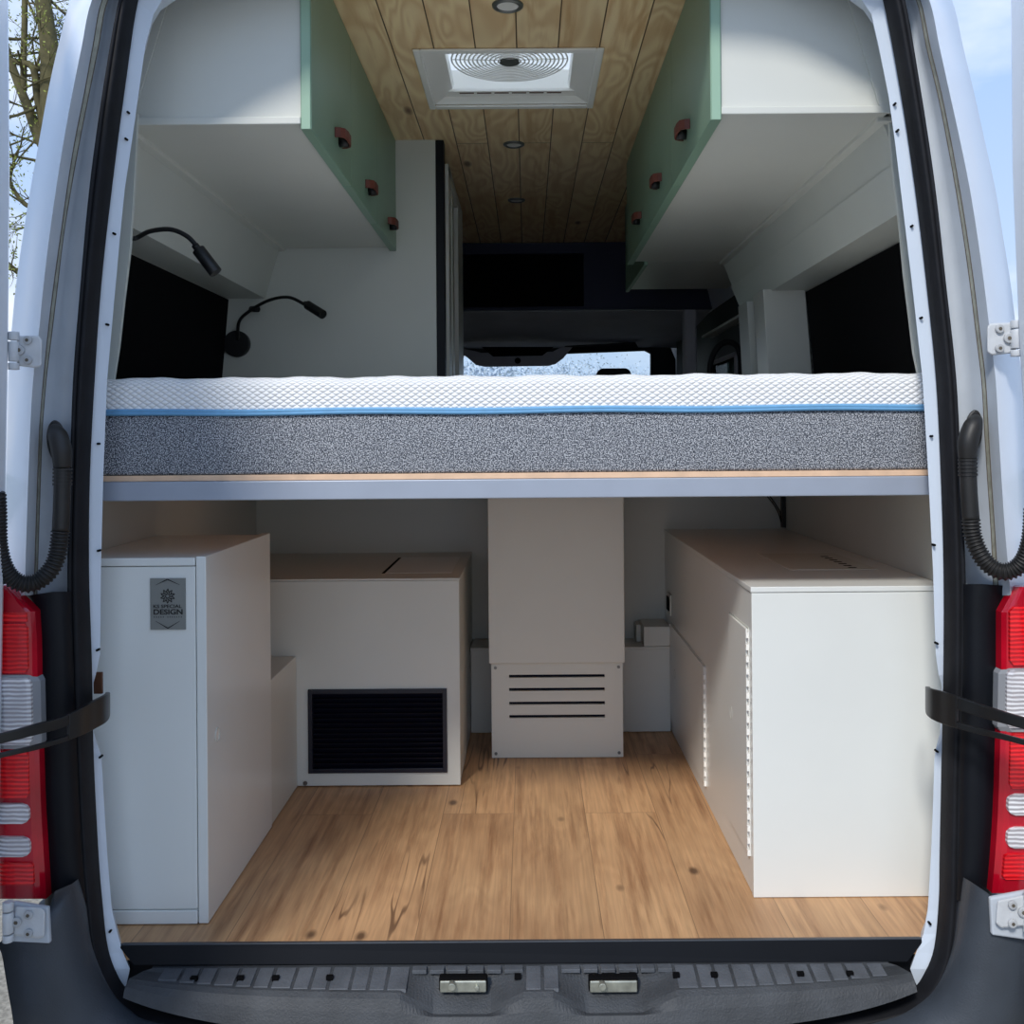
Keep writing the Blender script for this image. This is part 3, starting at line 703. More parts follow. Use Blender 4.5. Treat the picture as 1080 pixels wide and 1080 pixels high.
# ------------------------------------------------------------------ reading lamps
def lamp(loc,lab,disc,neck,head,knot=None):
    t=thing('reading_lamp',loc,lab,'lamp','black flexible reading lamps above the bed')
    if disc:
        c,n_,r=disc
        cyl('mount',c,Vector(c)+Vector(n_)*.022,r,M['lamp_black'],t,n=32,bevel=.002)
    tube('flexible_neck',catmull(neck,8),.0052,M['lamp_black'],t,n=12)
    if knot: cyl('switch',knot[0],knot[1],.010,M['lamp_black'],t)
    h=cyl('lamp_head',head[0],head[1],.0145,M['lamp_black'],t,n=24,bevel=.002)
    d=(Vector(head[1])-Vector(head[0])).normalized()
    cyl('head_collar',Vector(head[0])-d*.012,Vector(head[0]),.008,M['lamp_black'],h,n=20)
Yp=3.284
lamp(P(251,363,Yp),'black gooseneck reading lamp with round mount on the white partition',
     (P(251,363,Yp),(0,-1,0),.043),
     [P(251,358,Yp-.02),P(252,340,3.235),P(262,329,3.20),P(283,317,3.17),P(304,313.5,3.14),P(321,321,3.12)],
     (P(324,321.5,3.12),P(341,332,3.08)),knot=(P(265,326,3.21),P(272,326,3.19)))
Yw=2.18
lamp(P(136,256,Yw),'black gooseneck reading lamp reaching in from the left wall near the opening',
     ((-.875,2.08,1.40),(1,0,0),.036),
     [(-.85,2.08,1.39),P(140,251.5,2.17),P(158,244,2.17),P(180,242,2.17),P(197,249,2.17),P(207,259,2.17)],
     (P(209,263,2.17),P(228,288,2.17)))

# ------------------------------------------------------------------ cab end
o=extr('trim_5',[(5.0,1.90),(5.0,1.585),(5.02,1.585),(5.02,1.90)],-.95,.95,M['navy'],axis='X'); 
bpy.data.objects.remove(o)
t=thing('cab_shelf',(0,5.05,1.585),'dark navy overhead shelf unit above the driving cab','shelf')
ra=P(487,268,5.0); rb=P(616,323,5.0)
boxes('face_panel',[((-.95,5.0,1.60),(ra.x-.2,5.03,1.925)),((rb.x,5.0,1.60),(.95,5.03,1.925)),((ra.x-.2,5.0,ra.z),(rb.x,5.03,1.925)),((ra.x-.2,5.0,1.60),(rb.x,5.03,rb.z))],M['navy'],t)
box('recess_back',(-.95,5.30,1.60),(.95,5.32,1.99),M['black'],t,bevel=0)
box('bottom_edge',(-.95,4.99,1.586),(.95,5.03,1.60),M['navy'],t)
# headliner and screen frame
py('headliner',[(-.95,5.035,1.584),(.95,5.035,1.584),(.95,6.2,1.50),(-.95,6.2,1.50),(-.95,5.035,1.598),(.95,5.035,1.598),(.95,6.2,1.58),(-.95,6.2,1.58)],[(0,1,2,3),(4,5,6,7),(0,1,5,4),(2,3,7,6),(0,3,7,4),(1,2,6,5)],M['cabgrey'])
struct(bpy.data.objects['headliner'])
Yw=6.2
hl=py('windscreen_frame',[P(440,364,Yw),P(600,363,Yw),P(676,360,Yw),P(700,350,Yw),P(712,380,Yw),P(716,560,Yw),P(686,560,Yw),P(686,398,Yw),P(686,373,Yw),P(680,370,Yw),P(600,373,Yw),P(440,376,Yw)],
   [(0,1,10,11),(1,2,9,10),(2,3,9),(3,4,8,9),(4,5,6,7,8)],M['cabdark'],solid=.05); struct(hl)
struct(py('windscreen_post',[P(716,330,6.0),P(760,330,5.4),P(760,600,5.4),P(716,600,6.0)],[(0,1,2,3)],M['cabdark'],solid=.03))
struct(py('window_3',[(-.78,6.22,1.52),(.82,6.22,1.52),(.85,7.05,.82),(-.85,7.05,.82)],[(0,1,2,3)],M['glass']))
struct(boxes('wall_front',[((-.95,6.95,-.1),(.95,7.05,.84))],M['cabdark']))
struct(boxes('cab_wall_left',[((-1.0,3.35,0),(-.93,7.0,1.95))],M['cabdark']))
o=thing('dashboard',(0,6.6,.45),'black dashboard ahead of the cab seats behind the bed','dashboard')
extr('dash_body',[(6.35,.001),(6.35,.74),(6.45,.84),(6.94,.84),(6.94,.001)],-.9,.9,M['cabdark'],o,bevel=.01,axis='X')
# overhead console / mirror base
t=thing('overhead_console',P(545,378,6.0),'dark overhead console with a round knob hanging over the windscreen','console')
pts=[(478,366),(500,370),(508,372),(583,371),(592,366),(604,366),(594,378),(586,384),(578,386),(512,387),(502,385),(494,378),(486,372)]
n=len(pts); A=[P(x,y,5.95) for x,y in pts]; B=[P(x,y,6.02) for x,y in pts]
py('console_body',A+B,[tuple(range(n)),tuple(range(2*n-1,n-1,-1))]+[(i,(i+1)%n,n+(i+1)%n,n+i) for i in range(n)],M['cabgrey'],t,bevel=.004)
cyl('knob',P(546,380.5,5.94),P(546,380.5,5.95),.018,M['black'],t)
tr=[P(508,366,5.93),P(520,376,5.93),P(572,375,5.93),P(584,366,5.93)]
py('storage_tray',tr,[(0,1,2,3)],M['black'],t,solid=.01)
# sun visors
for (xa,xb) in ((596,670),):
    o=py('sun_visor',[P(xa,365,5.98),P(xb,361,5.98),P(xb+4,368,6.0),P(xa-4,371,6.0)],[(0,1,2,3)],M['cabdark'],solid=.02,bevel=.006); tag(o,'dark folded sun visor over the right half of the windscreen','sun visor')
# seat
t=thing('passenger_seat',(.5,5.6,0),'black cab seat with only its headrest showing above the mattress','seat')
def rounded(name,x0,x1,y0,y1,z0,z1,mat,parent,bev=.03,top=1.0):
    m=(x0+x1)/2
    vs=[(x0,y0,z0),(x1,y0,z0),(x1,y1,z0),(x0,y1,z0)]+[(m+(x-m)*top,y,z1) for x,y in ((x0,y0),(x1,y0),(x1,y1),(x0,y1))]
    return py(name,vs,[(0,1,2,3),(4,5,6,7),(0,1,5,4),(1,2,6,5),(2,3,7,6),(3,0,4,7)],mat,parent,bevel=bev,seg=4,smooth=False)
hA=P(648,388,5.5)
rounded('headrest',hA.x-.12,hA.x+.12,5.5,5.6,hA.z-.17,hA.z,M['cabdark'],t,bev=.03,top=.75)
rounded('backrest',hA.x-.26,hA.x+.26,5.48,5.62,.48,hA.z-.20,M['cabdark'],t,bev=.04,top=.85)
rounded('cushion',hA.x-.26,hA.x+.26,5.55,6.1,.36,.50,M['cabdark'],t,bev=.04)
rounded('base',hA.x-.22,hA.x+.22,5.6,6.0,0,.355,M['cabdark'],t,bev=.01)
for s in (-.05,.05): cyl('headrest_rod',(hA.x+s,5.55,hA.z-.22),(hA.x+s,5.55,hA.z-.15),.006,M['chrome'],t)
# right side beyond the lining : sliding door with window
wy0,wy1,wz0,wz1=4.42,5.02,.8,1.31
XD=.935
bm=bmesh.new()
for q in (((XD,3.60,0),(XD+.03,wy0,1.95)),((XD,wy1,0),(XD+.03,7.0,1.95)),((XD,wy0,0),(XD+.03,wy1,wz0)),((XD,wy0,wz1),(XD+.03,wy1,1.95))): addbox(bm,*q)
struct(fin('wall_side_right',bm,M['cabdark']))
struct(box('window_4',(XD+.01,wy0,wz0),(XD+.016,wy1,wz1),M['glass_dark'],bevel=0))
struct(boxes('trim_6',[((XD-.012,wy0-.02,wz1-.01),(XD-.001,wy1,wz1+.012)),((XD-.012,wy0-.02,wz0),(XD-.001,wy0+.012,wz1+.012))],M['cabgrey'],bevel=.002))
struct(box('trim_7',(.88,3.64,1.44),(.935,5.0,1.452),M['white'],bevel=.003))
struct(boxes('trim_8',[((.80,5.02,0),(.86,5.12,1.62))],M['cabgrey'],bevel=.008))
# curved grab handle in front of the side window
o=tube('grab_handle',catmull([P(748,400,4.35),P(750,380,4.35),P(757,366,4.35),P(767,360.5,4.35),P(777,365,4.35),P(781,378,4.35),P(782,400,4.35)],6),.013,M['cabdark']); tag(o,'black curved grab handle beside the side window above the mattress','handle')

# ------------------------------------------------------------------ VAN BODY around the opening
vb=thing('van_body',(-.025,1.8,-.3),'white van body framing the open rear doorway','van')
# ring tables: photo x at rows
def ring(pts,Y,k=5):
    if isinstance(Y,(int,float)): q=[P(x,y,Y) for x,y in pts]
    else: q=[P(x,y,yy) for (x,y),yy in zip(pts,Y)]
    return catmull(q,k)
rowsU=[200,300,400,500,560,622]
# left, going from the arch middle -> down
def mk(arch,col,rows): return arch+[(x,y) for x,y in zip(col,rows)]
rowL=[0,50,100,150,200,250,300,350,400,450,500,560,628]
LA=mk([(540,-150),(300,-140),(200,-110),(140,-75),(100,-40)],[75,61,50,41,32,24,17,12,8,5.5,3,1.5,0],rowL)
LB=mk([(540,-135),(300,-126),(215,-98),(160,-68),(121,-36)],[97,86,76,67,59,52,46,41,35,32,30,28,26],rowL)
LC=mk([(540,-128),(300,-118),(220,-92),(168,-62),(130,-34)],[108,98,89,79,71,64,57,51,46,42,40,38,36],rowL)
LD=mk([(540,-124),(300,-114),(224,-88),(174,-59),(136,-32)],[114,104,94,84,75,67,61,55,49,45,43,41,39],rowL)
LE=mk([(540,-112),(300,-104),(235,-80),(184,-52),(144,-28)],[123,115,107,99,92,85,79,74,71,69,69,69,68],rowL)
LF=mk([(540,-105),(300,-98),(240,-75),(190,-48),(150,-26)],[133,123,114,106,100,95,91,87,83,81,80,78,77],rowL)
LG0=mk([(540,-90),(300,-84),(240,-64),(195,-40),(160,-20)],[146,139,131,124,118,112,107,103,100,97,95,94,94],rowL)
ys=[1.80,1.79,1.79,1.79,1.80,1.81,1.80]
RL_rows=rowL
RA=mk([(540,-150),(780,-140),(880,-110),(940,-75),(980,-40)],[1004,1016,1028,1039,1050,1058,1066,1072,1078,1082,1085,1088,1090],rowL)
RB=mk([(540,-135),(780,-126),(865,-98),(920,-68),(958,-36)],[980,991,1002,1013,1023,1031,1038,1044,1050,1053,1056,1060,1066],rowL)
RC=mk([(540,-128),(780,-118),(862,-92),(912,-62),(950,-34)],[970,981,993,1003,1012,1020,1027,1033,1039,1042,1045,1049,1053],rowL)
RD=mk([(540,-124),(780,-114),(858,-88),(906,-59),(944,-32)],[966,977,989,999,1008,1016,1023,1029,1035,1038,1041,1045,1048],rowL)
RE=mk([(540,-112),(780,-104),(848,-80),(898,-52),(936,-28)],[953,964,974,982,989,996,1002,1007,1011,1014,1016,1018,1020],rowL)
RF=mk([(540,-105),(780,-98),(840,-75),(890,-48),(928,-26)],[948,957,966,974,981,987,992,998,1003,1006,1008,1011,1013],rowL)
def body_side(A,B,C,D,E,Fr,sgn):
    r=lambda pts,Y: ring(pts,Y)
    a=r(A,1.80); b=r(B,1.745); b2=r([(x-sgn*3,y) for x,y in B],1.744); c=r(C,1.775); d=r(D,1.785); e=r(E,1.835); f=r(Fr,1.80)
    fl=lambda z: max(0,min(1,(1.90-z)/.30))
    back=[Vector((p.x*(1.09+.045*fl(p.z)),5.3,EYE+(p.z-EYE)*(1+.12*fl(p.z)))) for p in a]; mid=[Vector((p.x*(1.09+.045*fl(p.z)),2.06,EYE+(p.z-EYE)*(1+.12*fl(p.z)))) for p in a]
    loft('side_panel',[q[6:] for q in (back,mid,a,b)],M['body'],vb); loft('roof_edge',[[Vector((p.x,1.9,p.z+.02)) for p in a[:7]],a[:7],b[:7]],M['body'],vb)
    loft('door_jamb',[b2 if False else b,c],M['body_in'],vb)
    loft('seam_strip',[c,d],M['seam'],vb)
    bm=bmesh.new(); addtube(bm,[p+Vector((0,-.001,0)) for p in c],.0011,5); addtube(bm,[p+Vector((0,-.001,0)) for p in d],.0009,5)
    fin('seam_line',bm,M['grime'],vb,smooth=True)
    dm=[(p*.55+q*.45)+Vector((0,-.004,0)) for p,q in zip(d,e)]
    loft('door_jamb',[d,dm,e,f],M['body_in'],vb)
body_side(LA,LB,LC,LD,LE,LF,-1)
body_side(RA,RB,RC,RD,RE,RF,1)

# seal, full loop: outer F, inner G
sealF_L=mk([(540,-105),(300,-98),(240,-75),(190,-48),(150,-26)],[133,114,100,91,83,80,77,78,83,88,94,102,118,138,165,250,400,540],[0,100,200,300,400,500,600,700,800,900,950,1000,1042,1064,1078,1090,1098,1101])
sealG_L=mk([(540,-88),(300,-82),(240,-62),(195,-38),(160,-18)],[146,131,118,107,100,95,94,97,99,104,108,114,126,140,160,245,400,540],[0,100,200,300,400,500,600,700,800,900,950,1000,1032,1048,1058,1070,1077,1079])
sealF_R=mk([(540,-105),(780,-98),(840,-75),(890,-48),(928,-26)],[948,966,981,992,1003,1008,1013,1013,1010,1009,1007,1001,985,962,930,860,700,540],[0,100,200,300,400,500,600,700,800,900,950,1000,1038,1060,1075,1088,1097,1101])
sealG_R=mk([(540,-88),(780,-82),(840,-62),(885,-38),(920,-18)],[931,950,965,977,987,992,995,995,993,991,990,985,974,962,938,860,700,540],[0,100,200,300,400,500,600,700,800,900,950,1000,1028,1043,1055,1067,1076,1079])
def seal(Fp,Gp,nm):
    a=ring(Fp,1.81); b=ring(Gp,1.825)
    rings=[]
    for t_,dy in ((0,0),(0.02,-.022),(.18,-.034),(.42,-.036),(.46,-.026),(.52,-.026),(.56,-.038),(.80,-.034),(.97,-.018),(1,0)):
        rings.append([p*(1-t_)+q*t_+Vector((0,dy,0)) for p,q in zip(a,b)])
    loft(nm,rings,M['rubber'],vb)
    bm=bmesh.new(); addtube(bm,[p*.49+q*.51+Vector((0,-.027,0)) for p,q in zip(a,b)],.0022,6)
    fin('seal_bead',bm,M['rubber_dark'],vb,smooth=True)
seal(sealF_L,sealG_L,'door_seal'); seal(sealF_R,sealG_R,'door_seal')
# flange with notches
H_rows=[-40,-18,0,15,50,100,150,200,250,300,400,500,600,650,690,712,722,745,775,790,800,850,900,960,985,1005,1022,1040]
HL=[230,196,171,162,153,146,139,131.5,126.5,122,113,109,106.5,106,105.5,101,98,97.5,99,104,107,110,113,118,124,130,137,133]
HR=[850,885,909,919,927,937,944,950,956,962,973,979,984,985.5,987,990,993,993.5,991,987,985.5,984,982,978.5,974,966,960,967]
def xat(tab,y):
    for (x0,y0),(x1,y1) in zip(tab,tab[1:]):
        if y0<=y<=y1 and y1>y0: return x0+(x1-x0)*(y-y0)/(y1-y0)
    return tab[-1][0]
def flange(Gp,Hx,sgn):
    g=[q for q in Gp if q[1]>=-18 ]
    G=[];H=[];
    for hx,hy in zip(Hx,H_rows):
        if hy<-17: gx={-40:190,-18:158}[hy] if sgn<0 else {-40:888,-18:922}[hy]
        elif hy>1030: gx=xat(g,1034)
        else: gx=xat(g,hy)
        gy=hy if hy<1000 else hy
        if sgn<0: gx=min(gx,hx-1.5)
        else: gx=max(gx,hx+1.5)
        G.append((gx-(-sgn)*(-2)*0+sgn*3,gy)); H.append((hx,hy))
    a=[P(x,y,1.832) for x,y in G]; b=[P(x,y,1.845) for x,y in H]; c=[Vector((v.x*1.89/1.845*1.004,1.89,v.z)) for v in b]
    c2=[Vector((v.x*1.0245+sgn*.06,1.89,v.z)) for v in b]
    loft('inner_flange',[a,b,c,c2],M['flange'],vb,smooth=False)
flange(sealG_L,HL,-1); flange(sealG_R,HR,1)
# header over the arch, closes the roof gap
hd=[(230,-40),(300,-52),(540,-56),(780,-52),(850,-40)]; hu=[(190,-40),(300,-84),(540,-92),(780,-84),(888,-40)]
loft('header',[[P(x,y,1.83) for x,y in hu],[P(x,y,1.845) for x,y in hd],[P(x,y,1.845)+Vector((0,.08,0.0)) for x,y in hd],[P(x,y,1.845)+Vector((0,.08,0.08)) for x,y in hd]],M['flange'],vb,smooth=False)
# little holes in the flange
for (x,y) in ((131,2),(134.5,118),(132,146),(119.5,246),(112,342),(103,468),(103,581),(102.5,686),(105,797),(115,920),(110,880),(110,948)):
    p=P(x,y,1.8375) if False else None
hl=[(134.5,118),(132.2,146),(119.5,246),(112,342),(103,468),(103,581),(102,686),(105,799),(115.5,983)]
hr=[(944.5,109),(947.5,137),(962.5,238),(972.5,335),(983.3,460),(986,575),(989,679),(989,793),(981.5,975)]
for i,(x,y) in enumerate(hl+hr):
    p=P(x,y,1.833); cyl('screw_hole',p,p+Vector((0,.012,0)),.0022,M['black'],vb,n=10)
# black plastic pillar covers (below the hoses)
def cover(outer,inner,sgn,name='pillar_cover'):
    a=ring(inner,1.82); b=ring([(x+sgn*3,y) for x,y in inner],1.775); m=ring([(i[0]*.55+o_[0]*.45,i[1]) for i,o_ in zip(inner,outer)],1.755); c=ring(outer,1.765); d=ring([(x+sgn*4,y) for x,y in outer],1.80)
    loft(name,[a,b,m,c,d],M['cover'],vb)
# left: inner edge next to seal, outer edge next to tail light
rows=[628,640,700,800,880,935,960]
cover([(30,628),(37,640),(40,700),(42,800),(46,880),(50,935),(52,960)],[(78,624),(78,640),(80,700),(84,800),(88,880),(92,935),(94,960)],-1)
cover([(1064,618),(1055,636),(1053,700),(1050,800),(1048,880),(1044,935),(1040,950)],[(1013,616),(1013,640),(1013,700),(1010,800),(1009,880),(1007,935),(1006,950)],1)
# cap on top of the covers
# bumper corners
def bumper(inner,mid,mid2,outer,ends,sgn):
    a=ring(inner,1.81); b=ring([(x+sgn*4,y) for x,y in inner],1.775); m=ring(mid,1.735); m2=ring(mid2,1.70); c=ring(outer,1.72)
    d=[Vector((v.x+sgn*.01,2.1,v.z)) for v in c]
    loft('bumper_corner',[a,b,m,m2,c,d],M['bumper'],vb)
bumper([(88,926),(94,952),(101,1000),(118,1042),(138,1064),(165,1078),(250,1090),(400,1097),(540,1100)],
       [(76,932),(80,952),(84,1000),(96,1050),(112,1085),(150,1110),(250,1120),(400,1124),(540,1126)],
       [(58,940),(54,985),(54,1010),(60,1060),(72,1110),(130,1145),(250,1160),(400,1164),(540,1166)],
       [(40,990),(1,993),(3,1012),(12,1065),(26,1130),(80,1180),(250,1200),(400,1210),(540,1210)],None,-1)
bumper([(1010,924),(1007,952),(1001,1000),(985,1040),(962,1062),(930,1076),(860,1089),(700,1098),(540,1101)],
       [(1024,930),(1022,952),(1016,1000),(1004,1050),(985,1085),(950,1110),(860,1120),(700,1124),(540,1126)],
       [(1042,942),(1048,985),(1048,1010),(1040,1060),(1022,1110),(970,1145),(860,1160),(700,1164),(540,1166)],
       [(1090,990),(1100,993),(1098,1012),(1088,1065),(1072,1130),(1020,1180),(860,1200),(700,1210),(540,1210)],None,1)
# white metal pocket behind lower hinges
for q,s in ((((14,950),(52,956),(54,994),(12,992)),-1),(((1043,946),(1095,936),(1095,992),(1045,985)),1)):
    py('hinge_pocket',[P(x,y,1.697) for x,y in q],[(0,1,2,3)],M['body_in'],vb,solid=.01,bevel=.003)

# ------------------------------------------------------------------ tail lights
def tail_light(sgn,label,secs,inner,outerx,body):
    c=P(*body,1.74)
    t=thing('tail_light',c,label,'tail light','red and clear tail lights on the van corners')
    def xi(y):
        for (x0,y0),(x1,y1) in zip(inner,inner[1:]):
            if y0<=y<=y1: return x0+(x1-x0)*(y-y0)/(y1-y0)
        return inner[-1][0]
    def patch(name,y0,y1,f0,f1,mat,lift=0.0,parent=t,rnd=0.0,topcut=None):
        rings=[]; N=14; K=12
        for j in range(K+1):
            y=y0+(y1-y0)*j/K; row=[]
            shr=0
            if rnd:
                e=min(j,K-j)/K*(y1-y0); shr=rnd-math.sqrt(max(0,rnd*rnd-(max(0,rnd-e))**2))
            a=xi(y)
            for i in range(N+1):
                s=f0+(f1-f0)*i/N
                x=a+(outerx-a)*s
                if rnd: x=x+( (1 if outerx>a else -1)*shr*(1-i/N) )
                Y=1.732+.012*(1-min(1,s/.12))+ .30*max(0,s-.45)**2-lift
                row.append(P(x,y,Y))
            rings.append(row)
        # wrap back edges
        vs=[v for r in rings for v in r]; fs=[]
        for j in range(K):
            for i in range(N): fs.append((j*(N+1)+i,j*(N+1)+i+1,(j+1)*(N+1)+i+1,(j+1)*(N+1)+i))
        bm=bmesh.new(); vv=[bm.verts.new(v) for v in vs]
        for f in fs: bm.faces.new([vv[i] for i in f])
        bmesh.ops.recalc_face_normals(bm,faces=bm.faces)
        ed=[e for e in bm.edges if e.is_boundary]
        r=bmesh.ops.extrude_edge_only(bm,edges=ed)
        for v in [g for g in r['geom'] if isinstance(g,bmesh.types.BMVert)]: v.co.y+=.02+lift
        bmesh.ops.recalc_face_normals(bm,faces=bm.faces)
        return fin(name,bm,mat,parent,smooth=False,bevel=0)
    for nm,y0,y1,f0,f1,mt,lf,rn in secs: patch(nm,y0,y1,f0,f1,mt,lf,rnd=rn)
    return t
innerL=[(8,617),(30,632),(37,645),(38.5,660),(39.5,712),(41,780),(43,850),(46,900),(49,950)]
tail_light(-1,'red and clear tail light on the left corner of the van',[
 ('housing',617.5,948,0,1,M['red_deep'],0,0),
 ('red_lens',646,656,.14,1,M['red'],.003,0),
 ('red_lens',658,710,.14,1,M['red'],.004,3),
 ('clear_frame',712,790,-.04,1,M['clear_frame'],.004,4),
 ('clear_lens',715,786,.10,1,M['clear'],.008,3),
 ('red_lens',792,842,.16,1,M['red'],.004,3),
 ('clear_lens',848,869,.17,1,M['clear'],.006,8),
 ('clear_lens',883,904,.18,1,M['clear'],.006,8),
 ('red_lens',910,934,.15,1,M['red'],.004,3)],innerL,-34,(20,940))
innerR=[(1072,618),(1058,630),(1056,645),(1056,712),(1055,780),(1053,850),(1050,900),(1046,943)]
tail_light(1,'red and clear tail light on the right corner of the van',[
 ('housing',619,942,0,1,M['red_deep'],0,0),
 ('red_lens',640,702,.12,1,M['red'],.004,4),
 ('clear_frame',705,772,-.04,1,M['clear_frame'],.004,4),
 ('clear_lens',707,768,.08,1,M['clear'],.008,3),
 ('red_lens',774,832,.14,1,M['red'],.004,3),
 ('clear_lens',838,860,.13,1,M['clear'],.006,8),
 ('clear_lens',873,895,.14,1,M['clear'],.006,8),
 ('red_lens',901,928,.12,1,M['red'],.004,3)],innerR,1135,(1066,935))

# ------------------------------------------------------------------ hinges
def hinge(quad,bolts,arm,label,sgn,Y=1.733):
    c=sum((P(x,y,Y) for x,y in quad),Vector())/len(quad)
    t=None
    A=[P(x,y,Y-.008) for x,y in quad]; B=[P(x,y,Y+.008) for x,y in quad]; n=len(quad)
    t=py('door_hinge',A+B,[tuple(range(n)),tuple(range(2*n-1,n-1,-1))]+[(i,(i+1)%n,n+(i+1)%n,n+i) for i in range(n)],M['hinge'],vb,bevel=.0035,seg=3)
    for (x,y,r) in bolts:
        p=P(x,y,Y-.008); rr=r*Y/F
        cyl('bolt',p,p+Vector((0,-.006,0)),rr,M['bolt'],t,bevel=.0015)
        cyl('bolt_socket',p+Vector((0,-.0062,0)),p+Vector((0,-.0068,0)),rr*.42,M['grime'],t,n=6)
    (x0,y0,x1,y1)=arm
    for k,(ya,yb) in enumerate(((y0,y0+(y1-y0)*.22),(y0+(y1-y0)*.26,y0+(y1-y0)*.78),(y0+(y1-y0)*.82,y1))):
        a=P((x0+x1)/2,ya,Y-.012); b=P((x0+x1)/2,yb,Y-.012); b.x=a.x; b.y=a.y
        cyl('knuckle',a,b,abs(x1-x0)/2*Y/F,M['hinge'],t,bevel=.001)
hinge([(18,354),(41,354),(44.5,359),(44,386),(38,388),(18,386)],[(30,359,4.6),(21.5,369.5,5.4),(30,380,4.6)],(9,350,20,390),'white painted upper hinge of the left rear door',-1)
hinge([(1044,341),(1068,340),(1072,372),(1046,375),(1041,371),(1041,345)],[(1053.5,347,4.6),(1063,357,5.2),(1053.5,367.5,4.6)],(1066,338,1078,376),'white painted upper hinge of the right rear door',1)
hinge([(16,956),(44,957),(48,962),(47,988),(40,990),(14,986)],[(31,964,4.6),(18.5,971.5,5.2),(31,983.5,4.6)],(3,951,14,993),'white painted lower hinge of the left rear door',-1,Y=1.688)
hinge([(1052,950),(1085,943),(1085,976),(1056,979),(1050,974)],[(1067,953.5,4.6),(1078,961,5.2),(1067,973,4.6)],(1080,940,1093,984),'white painted lower hinge of the right rear door',1,Y=1.688)

# ------------------------------------------------------------------ rear doors (open)
def rear_door(sgn,label):
    xf=lambda z: (-.882-.026*max(0,1.3-z)) if sgn<0 else (.833+.05*max(0,1.3-z))
    t=thing('rear_door',(sgn*.93,1.6,0),label,'door','opened rear van doors')
    zs=[-.10,.2,.5,.8,1.1,1.4,1.7,1.86]
    vs=[];fs=[]
    for z in zs:
        x=xf(z); top=max(0,z-1.0)
        y0=.86; 
        vs+= [(x,1.70,z),(x,y0,z),(x+sgn*.08,y0,z),(x+sgn*.08,1.725,z),(x+sgn*.012,1.728,z)]
    n=5
    for k in range(len(zs)-1):
        for i in range(n): fs.append((k*n+i,k*n+(i+1)%n,(k+1)*n+(i+1)%n,(k+1)*n+i))
    fs+=[tuple(range(n)),tuple(range(len(vs)-n,len(vs)))]
    py('door_shell',vs,fs,M['body'],t,bevel=.01,seg=3)
    x=xf(.75)-sgn*.001
    box('inner_trim',(min(x,x-sgn*.004),.95,.1),(max(x,x-sgn*.004),1.55,.8),M['plastic'],t,bevel=.002)
    x=xf(1.3)-sgn*.002
    box('window_pane',(min(x,x-sgn*.003),1.0,1.0),(max(x,x-sgn*.003),1.5,1.55),M['black'],t,bevel=.002)
rear_door(-1,'white left rear door swung open, edge-on at the left frame edge')
rear_door(1,'white right rear door swung open, edge-on at the right frame edge')

# ------------------------------------------------------------------ hoses
def hose(label,boot,head,straight,corr,sgn):
    t=thing('cable_hose',P(*straight[0],1.75),label,'hose','black corrugated cable hoses to the rear doors')
    # oval boot flange on the pillar
    bx,by,rw,rh,tilt=boot
    n=28; A=[];B=[]
    for i in range(n):
        a=2*math.pi*i/n; dx=rw*math.cos(a); dy=rh*math.sin(a)
        x=bx+dx*math.cos(tilt)-dy*math.sin(tilt); y=by+dx*math.sin(tilt)+dy*math.cos(tilt)
        A.append(P(x,y,1.772)); B.append(P(x,y,1.80))
    py('boot_flange',A+B,[tuple(range(n)),tuple(range(2*n-1,n-1,-1))]+[(i,(i+1)%n,n+(i+1)%n,n+i) for i in range(n)],M['hose'],t,bevel=.004,smooth=False)
    hp=catmull([P(x,y,Y) for x,y,Y,r in head],5); rs=[]
    for i in range(len(hp)):
        f=i/(len(hp)-1)*(len(head)-1); k=min(int(f),len(head)-2); rs.append((head[k][3]+(head[k+1][3]-head[k][3])*(f-k))*1.75/F)
    tube('boot',hp,rs,M['hose'],t,n=18)
    # ribs then plain sleeve
    sp_=catmull([P(x,y,1.75) for x,y in straight],6)
    tube('sleeve',sp_,8.6*1.75/F,M['hose'],t,n=18)
    bm=bmesh.new()
    L0=sp_[0]; d=(sp_[2]-sp_[0]).normalized()
    for k in range(5): 
        c=L0+d*(k*.0065); addcyl(bm,c,c+d*.0035,9.6*1.75/F,n=20)
    fin('rib_collar',bm,M['hose'],t)
    # corrugated part
    cp=catmull([P(x,y,Y) for x,y,Y in corr],40)
    # resample by length
    Ls=[0]
    for i in range(1,len(cp)): Ls.append(Ls[-1]+(cp[i]-cp[i-1]).length)
    pit=.0062; ncyc=int(Ls[-1]/pit); pts=[];rad=[]; j=0
    for i in range(ncyc*6+1):
        s=Ls[-1]*i/(ncyc*6)
        while j<len(Ls)-2 and Ls[j+1]<s: j+=1
        f=(s-Ls[j])/max(1e-9,Ls[j+1]-Ls[j]); pts.append(cp[j].lerp(cp[j+1],f))
        rad.append((8.6+1.1*math.sin(2*math.pi*i/6))*1.74/F)
    tube('corrugated_hose',pts,rad,M['hose'],t,n=18)
hose('black corrugated hose looping from the left pillar above the left tail light',
     (60,466,10.5,23,-.12),[(57,452,1.765,6),(61,460,1.752,10),(65,475,1.748,10.5),(66,493,1.75,9)],
     [(66,494),(65.5,525),(64,560)],
     [(64,560,1.75),(61,583,1.75),(54,600,1.745),(42,612,1.74),(28,616,1.73),(14,611,1.72),(4,598,1.71),(-2,575,1.70),(-3,545,1.69),(-4,520,1.68)],-1)
